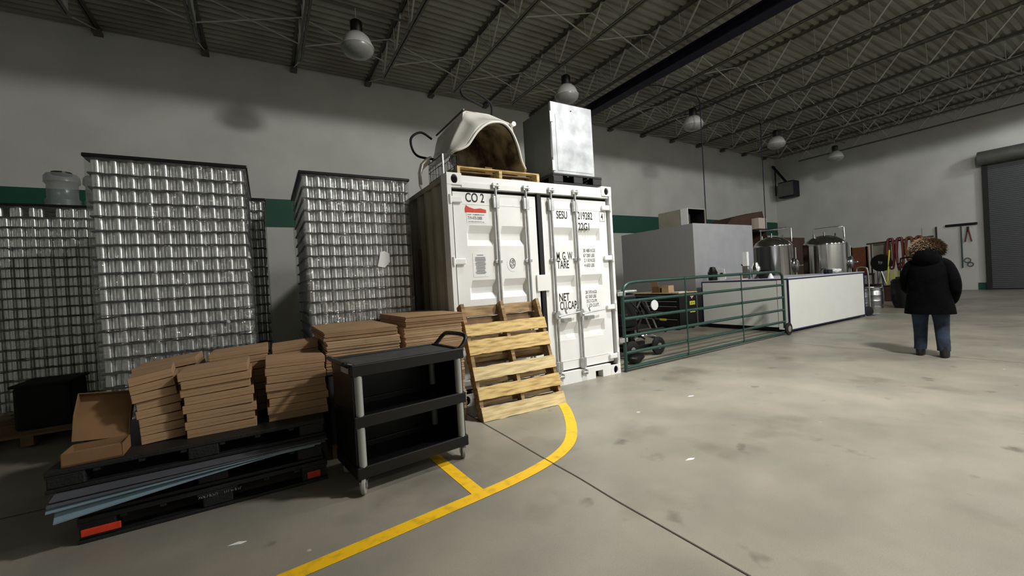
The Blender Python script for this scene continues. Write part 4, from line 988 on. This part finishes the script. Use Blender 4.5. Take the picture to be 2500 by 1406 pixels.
# ================================================================ TANKS
def tank(loc, R, label, rz, mr=1.0):
    t = thing('steel_tank', label, 'brewing tank', loc, rz); H = 2.04
    MB().lathe([(.10, .48), (.2, .5), (R*.8, .68), (R*.98, .82), (R, .88), (R, H-.06), (R*1.015, H-.05), (R*1.015, H-.02), (R*.97, H+.02), (R*.86, H+.10), (R*.6, H+.20), (R*.3, H+.26), (.05, H+.275)], seg=64).build('tank_shell', M['steel'], t, smooth=True)
    for a in (.6, 2.2, 3.8, 5.4): 
        x, y = R*.75*math.cos(a), R*.75*math.sin(a); MB().cyl((x, y, 0), (x, y, .8), .035, 10).build('leg', M['steel'], t, smooth=True)
    b = MB(); b.tube([(-.28, 0, H+.22), (-.28, 0, H+.50), (.42, 0, H+.52), (.52, 0, H+.50), (.52, 0, H+.08)], .022, 10)
    for x in (-.28, .42): b.cyl((x, -.03, H+.50), (x, .03, H+.50), .035, 10)
    b.build('top_pipe', M['steel'], t, smooth=True)
    for fx, fy, fz in ((-.45*R, -.2, .14), (0, -.2, .2), (.3, .2, .16)): MB().cyl((fx, fy, H+fz), (fx, fy, H+fz+.17), .02, 8).build('top_fitting', M['steel'], t, smooth=True)
    mw = MB().lathe([(.17, 0), (.19, .05), (.22, .06), (.22, .09), (.16, .14), (.05, .17)], (R-.03, 0, 1.38), 28, 'X').build('manway', M['steel'], t, smooth=True)
    MB().lathe([(.03, .16), (.035, .24), (.01, .27)], (R-.03, 0, 1.38), 12, 'X').build('manway_knob', M['steel'], mw, smooth=True)
    MB().cyl((R+.06, .22, .9), (R+.06, .22, H-.1), .025, 10).build('sight_pipe', M['steel'], t, smooth=True)
    return t
tank((13.75, 7.0, 0), .55, 'smaller polished steel tank partly behind the grey cooler', -1.1)
tank((15.9, 6.45, 0), .60, 'larger polished steel tank behind the right end of the counter', -1.15)

# ================================================================ KEGS, HAND TRUCK, CLUTTER
def keg(loc, label, rz=0):
    t = thing('steel_keg', label, 'keg', loc, rz)
    MB().lathe([(.19, 0), (.2, .01), (.2, .07), (.185, .08), (.205, .12), (.205, .20), (.213, .215), (.205, .23), (.205, .37), (.213, .385), (.205, .40), (.205, .48), (.185, .52), (.2, .53), (.2, .60), (.19, .61), (.185, .60), (.18, .53), (.03, .53)], seg=36).build('keg_body', M['steel_brushed'], t, smooth=True)
    MB().cyl((0, 0, .53), (0, 0, .575), .035, 12).build('valve', M['steel'], t); return t
keg((15.3, 5.02, 0), 'steel keg standing free just right of the hand truck'); keg((14.35, 5.05, 0), 'steel keg standing behind the hand truck')
keg((15.85, 5.75, 0), 'steel keg half hidden behind the other kegs')
t = thing('black_drum', 'black rubbish drum with a bag liner left of the walking person', 'drum', (15.6, 4.42, 0))
MB().lathe([(.22, 0), (.25, .03), (.30, .25), (.31, .5), (.29, .72), (.27, .78), (.2, .80)], seg=30).jitter(.008, 3).build('drum_body', M['blk'], t, smooth=True)
b = MB().lathe([(.29, .66), (.31, .74), (.26, .80), (.12, .86), (.03, .84)], seg=22).jitter(.012, 6); b.build('bag_liner', M['blk'], t, smooth=True)
lathe_thing('black_bucket', 'small black bucket between the drum and the person', 'bucket', (16.1, 4.12, 0), [(.12, 0), (.15, .28), (.16, .29), (.13, .30)], 'blk')
ht = thing('hand_truck', 'grey steel hand truck standing beside the counter end', 'hand truck', (13.15, 4.52, 0), -.5)
b = MB(); b.tube(catmull([(0, -.16, .12), (0, -.16, .6), (-.02, -.16, 1.12), (-.03, -.10, 1.22), (-.03, .10, 1.22), (-.02, .16, 1.12), (0, .16, .6), (0, .16, .12)], 5), .014, 8); b.build('frame', M['galv'], ht, smooth=True)
b = MB(); [b.cyl((0, -.16, z), (0, .16, z), .011, 8) for z in (.35, .6, .85)]; b.build('cross_bar', M['galv'], ht)
MB().bb(-.02, .20, -.2, .2, .03, .038).build('toe_plate', M['galv'], ht)
for y in (-.2, .2): MB().lathe([(.02, -.025), (.09, -.025), (.115, -.015), (.12, 0), (.115, .015), (.09, .025), (.02, .025)], (-.08, y, .1205), 22, 'Y').build('wheel', M['blkrub'], ht, smooth=True)
MB().box((-.05, 0, .2), (.2, .36, .03), Matrix.Rotation(.6, 4, 'Y')).build('axle_brace', M['steel_brushed'], ht)

# hose rack
hr = thing('hose_rack', 'steel rack with a long top bar for hanging hoses near the back wall', 'rack', (20.0, 5.0, 0))
b = MB(); b.cyl((0, -.15, 2.12), (.1, 1.75, 2.05), .03, 8); b.cyl((0, 0, 0), (0, 0, 2.1), .025, 8); b.cyl((.05, 1.6, 0), (.05, 1.6, 2.05), .025, 8); b.cyl((-.3, 0, .03), (.3, 0, .03), .025, 8); b.cyl((-.3, 1.6, .03), (.3, 1.6, .03), .025, 8)
b.build('rack_frame', M['brown'], hr, smooth=True)
rd = random.Random(12)
def hose_loop(y, wd, L, m, label, g):
    P = []; 
    for k in range(3):
        o = k*.05; l = L*(1-.12*k)
        P += [(19.93-o, y-wd/2, 2.06-l*.5), (19.95-o, y-wd*.35, 2.1), (19.98-o, y, 2.17), (19.95-o, y+wd*.35, 2.1), (19.93-o, y+wd/2, 2.06-l*.5), (19.93-o, y+wd*.3, 2.06-l), (19.93-o, y-wd*.3, 2.06-l)]
    o = MB().tube(catmull(P, 4), .032, 8).build('hose_coil', M[m], smooth=True); return tag(o, label, 'hose', g)
hose_loop(5.98, .19, .95, 'maroon', 'dark red hose coil hung at the left of the rack bar', 'hose coils on the rack')
hose_loop(5.72, .19, 1.05, 'maroon', 'dark red hose coil hung second on the rack bar', 'hose coils on the rack')
hose_loop(5.46, .19, .75, 'orange', 'orange brown hose coil hung in the middle of the rack bar', 'hose coils on the rack')
hose_loop(5.20, .19, .80, 'orange', 'orange brown hose coil hung at the right of the rack bar', 'hose coils on the rack')
t = thing('brown_chair', 'dark brown wooden frame chair standing left of the hose rack', 'chair', (20.0, 6.95, 0), PI/2)
b = MB(); b.bb(-.28, .28, .0, .05, .9, 1.95); b.build('backrest', M['orange'], t)
for x in (-.26, .22): MB().bb(x, x+.05, 0, .05, 0, 1.97).build('leg', M['brown2'], t); MB().bb(x, x+.05, -.5, -.45, 0, .9).build('leg', M['brown2'], t)
MB().bb(-.28, .28, -.5, 0, .85, .92).build('seat', M['brown'], t)
o = MB().box((20.3, 6.35, 1.72), (.04, .55, .75), bev=.01).build('beige_board', M['beige']); tag(o, 'beige board propped up left of the hanging hoses', 'board')
b = MB(); b.cyl((20.25, 6.2, 0), (20.25, 6.2, 1.4), .02, 8); b.cyl((20.25, 6.5, 0), (20.25, 6.5, 1.4), .02, 8); b.bb(20.05, 20.45, 6.15, 6.55, 1.3, 1.34); tag(b.build('steel_stand', M['steel_brushed']), 'thin steel stand carrying the beige board', 'stand')
t = thing('floor_fan', 'dark round drum fan in front of the beige board', 'fan', (19.6, 6.18, 0))
MB().lathe([(.05, -.1), (.28, -.1), (.32, 0), (.28, .12), (.06, .14)], (0, 0, 1.30), 28, 'X').build('fan_drum', M['blk'], t, smooth=True)
MB().lathe([(.02, -.16), (.07, -.15), (.08, -.1)], (0, 0, 1.30), 14, 'X').build('hub', M['steel'], t, smooth=True)
b = MB(); b.cyl((0, -.25, 0), (0, 0, 1.0), .03, 8); b.cyl((0, .25, 0), (0, 0, 1.0), .03, 8); b.cyl((0.3, 0, 0), (0, 0, 1.0), .03, 8); b.build('fan_stand', M['steel_brushed'], t, smooth=True)
t = thing('yellow_crate', 'pale yellow label panel leaning under the hanging red hoses', 'panel', (19.7, 5.6, 0))
MB().bb(0, .04, -.55, .35, .62, .98).build('panel_board', mat('pale_yellow_board', 'cfc98a', .6), t)
b = MB(); [b.bb(0, .04, y, y+.04, 0, .62) for y in (-.5, .28)]; b.build('leg', M['blk'], t)
o = MB().cyl((19.55, 6.02, .4), (19.5, 5.90, 1.75), .025, 8).build('yellow_pole', M['ylabel'], smooth=True); tag(o, 'thin yellow pole leaning beside the red hoses', 'pole')
t = thing('black_chair', 'black tubular frame chair in front of the red hoses', 'chair', (19.3, 5.35, 0), -PI/2)
b = MB(); b.tube(catmull([(-.22, 0, .5), (-.2, 0, 1.3), (-.15, 0, 1.42), (.15, 0, 1.42), (.2, 0, 1.3), (.22, 0, .5)], 5), .025, 8); b.build('back_frame', M['blk'], t, smooth=True)
MB().bb(-.24, .24, -.4, .02, .72, .78).build('seat', M['blk'], t)
for x in (-.2, .2):
    for y in (-.36, 0): MB().cyl((x, y, 0), (x, y, .74), .018, 8).build('leg', M['blk'], t)
o = dup(t, (19.3, 4.85, 0), label='black tubular frame chair half hidden by the person')
for i, (x, y, hh, m, lb) in enumerate(((18.6, 6.7, .75, 'blk', 'dark storage tote on the floor under the brown chair'), (18.2, 6.1, .55, 'brown2', 'dark brown crate on the floor behind the kegs'), (18.2, 5.35, .5, 'brown2', 'low brown crate behind the black drum'))):
    t = thing('storage_crate', lb, 'crate', (x, y, 0)); MB().box((0, 0, hh/2), (.5, .55, hh-.002), bev=.03).build('crate_body', M[m], t); MB().box((0, 0, hh+.015), (.54, .59, .03), bev=.01).build('crate_lid', M['blk'], t)
t = thing('round_basin', 'black round basin tilted on the storage tote', 'basin', (18.5, 6.6, .785)); MB().lathe([(.1, 0), (.2, .02), (.28, .16), (.26, .17), (.18, .04)], seg=24).build('basin_bowl', M['blk'], t, smooth=True)

# ================================================================ PERSON
PX, PY = 7.86, 1.98
pr = thing('person', 'person walking away in a black hooded coat with fur trim and blue jeans', 'person', (PX, PY, 0), math.radians(10))
# local: +x = walking direction (away from camera), +y = person's left
def skin_body():
    J = {'pel': ((0, 0, .86), .13), 'sp': ((.01, 0, 1.05), .14), 'ch': ((.02, 0, 1.22), .13), 'nk': ((.05, 0, 1.385), .055), 'hd': ((.08, 0, 1.46), .085), 'ht': ((.08, 0, 1.55), .075),
         'lh': ((0, .085, .82), .09), 'lk': ((.03, .10, .46), .065), 'la': ((.0, .10, .09), .045), 'lf': ((.13, .11, .035), .036),
         'rh': ((0, -.085, .82), .09), 'rk': ((.0, -.12, .46), .065), 'ra': ((-.08, -.125, .09), .045), 'rf': ((.05, -.14, .035), .036),
         'ls': ((.02, .15, 1.26), .055), 'le': ((.04, .225, 1.04), .045), 'lw': ((.17, .20, .89), .03), 'lp': ((.22, .19, .86), .028),
         'rs': ((.02, -.15, 1.26), .055), 're': ((-.01, -.235, 1.04), .045), 'rw': ((.05, -.235, .84), .03), 'rp': ((.085, -.23, .79), .028)}
    E = [('pel', 'sp'), ('sp', 'ch'), ('ch', 'nk'), ('nk', 'hd'), ('hd', 'ht'), ('pel', 'lh'), ('lh', 'lk'), ('lk', 'la'), ('la', 'lf'), ('pel', 'rh'), ('rh', 'rk'), ('rk', 'ra'), ('ra', 'rf'),
         ('ch', 'ls'), ('ls', 'le'), ('le', 'lw'), ('lw', 'lp'), ('ch', 'rs'), ('rs', 're'), ('re', 'rw'), ('rw', 'rp')]
    for s, sd in (('l', 1), ('r', -1)):
        bx, by, bz = J[s+'p'][0]
        for k, (dy, ln) in enumerate(((.024, .075), (.008, .085), (-.008, .08), (-.022, .062))):
            a = '%sf%da' % (s, k); c = '%sf%db' % (s, k)
            J[a] = ((bx+.02, by+dy, bz-.035), .009); J[c] = ((bx+.035, by+dy-.006*sd, bz-.035-ln*.55), .008); E += [(s+'p', a), (a, c)]
        J[s+'t'] = ((bx+.035, by-.02*sd, bz-.02), .0095); E.append((s+'p', s+'t'))
    keys = list(J); me = bpy.data.meshes.new('body'); me.from_pydata([J[k][0] for k in keys], [(keys.index(a), keys.index(b)) for a, b in E], [])
    o = bpy.data.objects.new('body', me); C.objects.link(o); o.parent = pr; me.materials.append(M['skin'])
    md = o.modifiers.new('skin', 'SKIN'); md.use_smooth_shade = True; me.skin_vertices or None
    sv = me.skin_vertices[0].data if me.skin_vertices else None
    if sv is None: 
        return o
    for i, k in enumerate(keys): sv[i].radius = (J[k][1], J[k][1]); sv[i].use_root = (k == 'pel')
    s2 = o.modifiers.new('sub', 'SUBSURF'); s2.levels = 2; s2.render_levels = 2
    return o
skin_body()
def ell(cx, cy, z, rx, ry, n=28, wob=0, seed=0, tilt=0):
    rd = random.Random(seed); return [Vector((cx+rx*math.cos(2*PI*i/n)*(1+wob*math.sin(5*2*PI*i/n+seed)), cy+ry*math.sin(2*PI*i/n)*(1+wob*math.cos(4*2*PI*i/n+seed*2)), z+tilt*math.sin(2*PI*i/n))) for i in range(n)]
def legs(side, pts, name, m):
    b = MB(); b.loft([ell(x, y, z, r, r*.95, 18, .03, i) for i, (x, y, z, r) in enumerate(pts)]); return b.build(name, M[m], pr, smooth=True)
legs(1, [(.0, .11, .09, .068), (.005, .105, .14, .072), (.02, .10, .30, .075), (.03, .10, .46, .082), (.01, .095, .66, .105), (0, .085, .86, .125)], 'jeans_leg', 'jean')
legs(-1, [(-.075, -.125, .09, .068), (-.07, -.125, .14, .072), (-.03, -.115, .30, .075), (.0, -.11, .46, .082), (.0, -.10, .66, .105), (0, -.085, .86, .125)], 'jeans_leg', 'jean')
for cx, cy, in ((.0, .11), (-.08, -.13)):
    b = MB(); b.loft([ell(cx+.05, cy, .004, .13, .046, 20), ell(cx+.05, cy, .03, .135, .05, 20), ell(cx+.04, cy, .07, .115, .05, 20), ell(cx+.0, cy, .12, .062, .055, 20), ell(cx-.005, cy, .15, .055, .052, 20)])
    b.build('boot', M['boot'], pr, smooth=True)
b = MB(); b.loft([ell(.0, 0, .60, .20, .255, 48, .035, 1, .0), ell(.0, 0, .585, .205, .262, 48, .035, 1, .0), ell(.0, 0, .66, .20, .255, 48, .03, 1), ell(.0, 0, .78, .185, .235, 48, .022, 2), ell(.0, 0, .92, .175, .215, 48, .02, 3), ell(.0, 0, 1.08, .17, .205, 48, .02, 4), ell(.0, 0, 1.20, .165, .205, 48, .012, 5), ell(.01, 0, 1.29, .145, .175, 48), ell(.03, 0, 1.36, .115, .125, 48), ell(.05, 0, 1.41, .09, .09, 48)])
cot = b.build('coat', M['coat'], pr, smooth=True)
def sleeve(P, R): return MB().tube(catmull(P, 5), [R[0]+(R[-1]-R[0])*i/((len(P)-1)*5) for i in range((len(P)-1)*5+1)], 16).build('sleeve', M['coat'], cot, smooth=True)
sleeve([(.02, .12, 1.275), (.02, .175, 1.23), (.03, .225, 1.08), (.11, .235, .95), (.18, .20, .885)], (.078, .056))
sleeve([(.02, -.12, 1.275), (.01, -.18, 1.23), (-.01, -.235, 1.08), (-.01, -.25, .93), (.06, -.225, .80), (.095, -.20, .745)], (.080, .058))
b = MB(); b.lathe([(.03, -.15), (.10, -.13), (.14, -.07), (.15, .0), (.13, .08), (.09, .12), (.03, .13)], (-.03, 0, 1.35), 24)
b.build('hood', M['coat'], cot, smooth=True)
# fur ruff and hair: tufts over a rounded base
rd = random.Random(44); b = MB(); cen = Vector((.03, 0, 1.475))
bmesh.ops.create_icosphere(b.b, subdivisions=3, radius=1, matrix=Matrix.Translation(cen+Vector((.01, 0, -.01))) @ Matrix.Diagonal((.12, .145, .115, 1)))
for k in range(2600):
    th = rd.uniform(0, 2*PI); ph = rd.uniform(-.55, 1.45); n = Vector((math.cos(th)*math.cos(ph), math.sin(th)*math.cos(ph), math.sin(ph)))
    p0 = cen+Vector((n.x*.12, n.y*.15, n.z*.125)); dirv = (n*.7+Vector((-.3*rd.random(), rd.uniform(-.6, .6), -.5*rd.random()))).normalized(); L = rd.uniform(.03, .07)
    s = n.cross(Vector((0, 0, 1))).normalized()*rd.uniform(.003, .006); v = [b.b.verts.new(p0-s), b.b.verts.new(p0+s), b.b.verts.new(p0+dirv*L*.6+s*.5), b.b.verts.new(p0+dirv*L+Vector((0, 0, -.012)))]
    b.face(v)
b.build('fur_trim', M['fur'], cot)
# face details (towards the walking direction)
hd = bpy.data.objects.new('face', None); C.objects.link(hd); hd.parent = pr
b = MB(); b.lathe([(.008, 0), (.014, .01), (.004, .03)], (.155, 0, 1.49), 10, 'X'); b.build('nose', M['skin'], hd)
for s in (-1, 1): b = MB(); bmesh.ops.create_uvsphere(b.b, u_segments=10, v_segments=8, radius=.011, matrix=Matrix.Translation((.158, s*.03, 1.515))); b.build('eye', M['wlabel'], hd)
MB().box((.162, 0, 1.452), (.008, .045, .009)).build('mouth', M['maroon'], hd)

# small litter on the floor
for (x, y, lb) in ((2.5, 1.93, 'white scrap of paper on the open floor, right of the yellow curve'), (-.25, 2.75, 'small pale scrap on the floor in front of the black pallets'), (3.85, 2.9, 'tiny pale scrap on the floor in front of the container')):
    b = MB(); b.prism([(x, y), (x+.05, y+.012), (x+.09, y-.01), (x+.06, y-.02)], .0008, .003, 'XY'); tag(b.build('paper_scrap', M['wlabel']), lb, 'paper scrap')
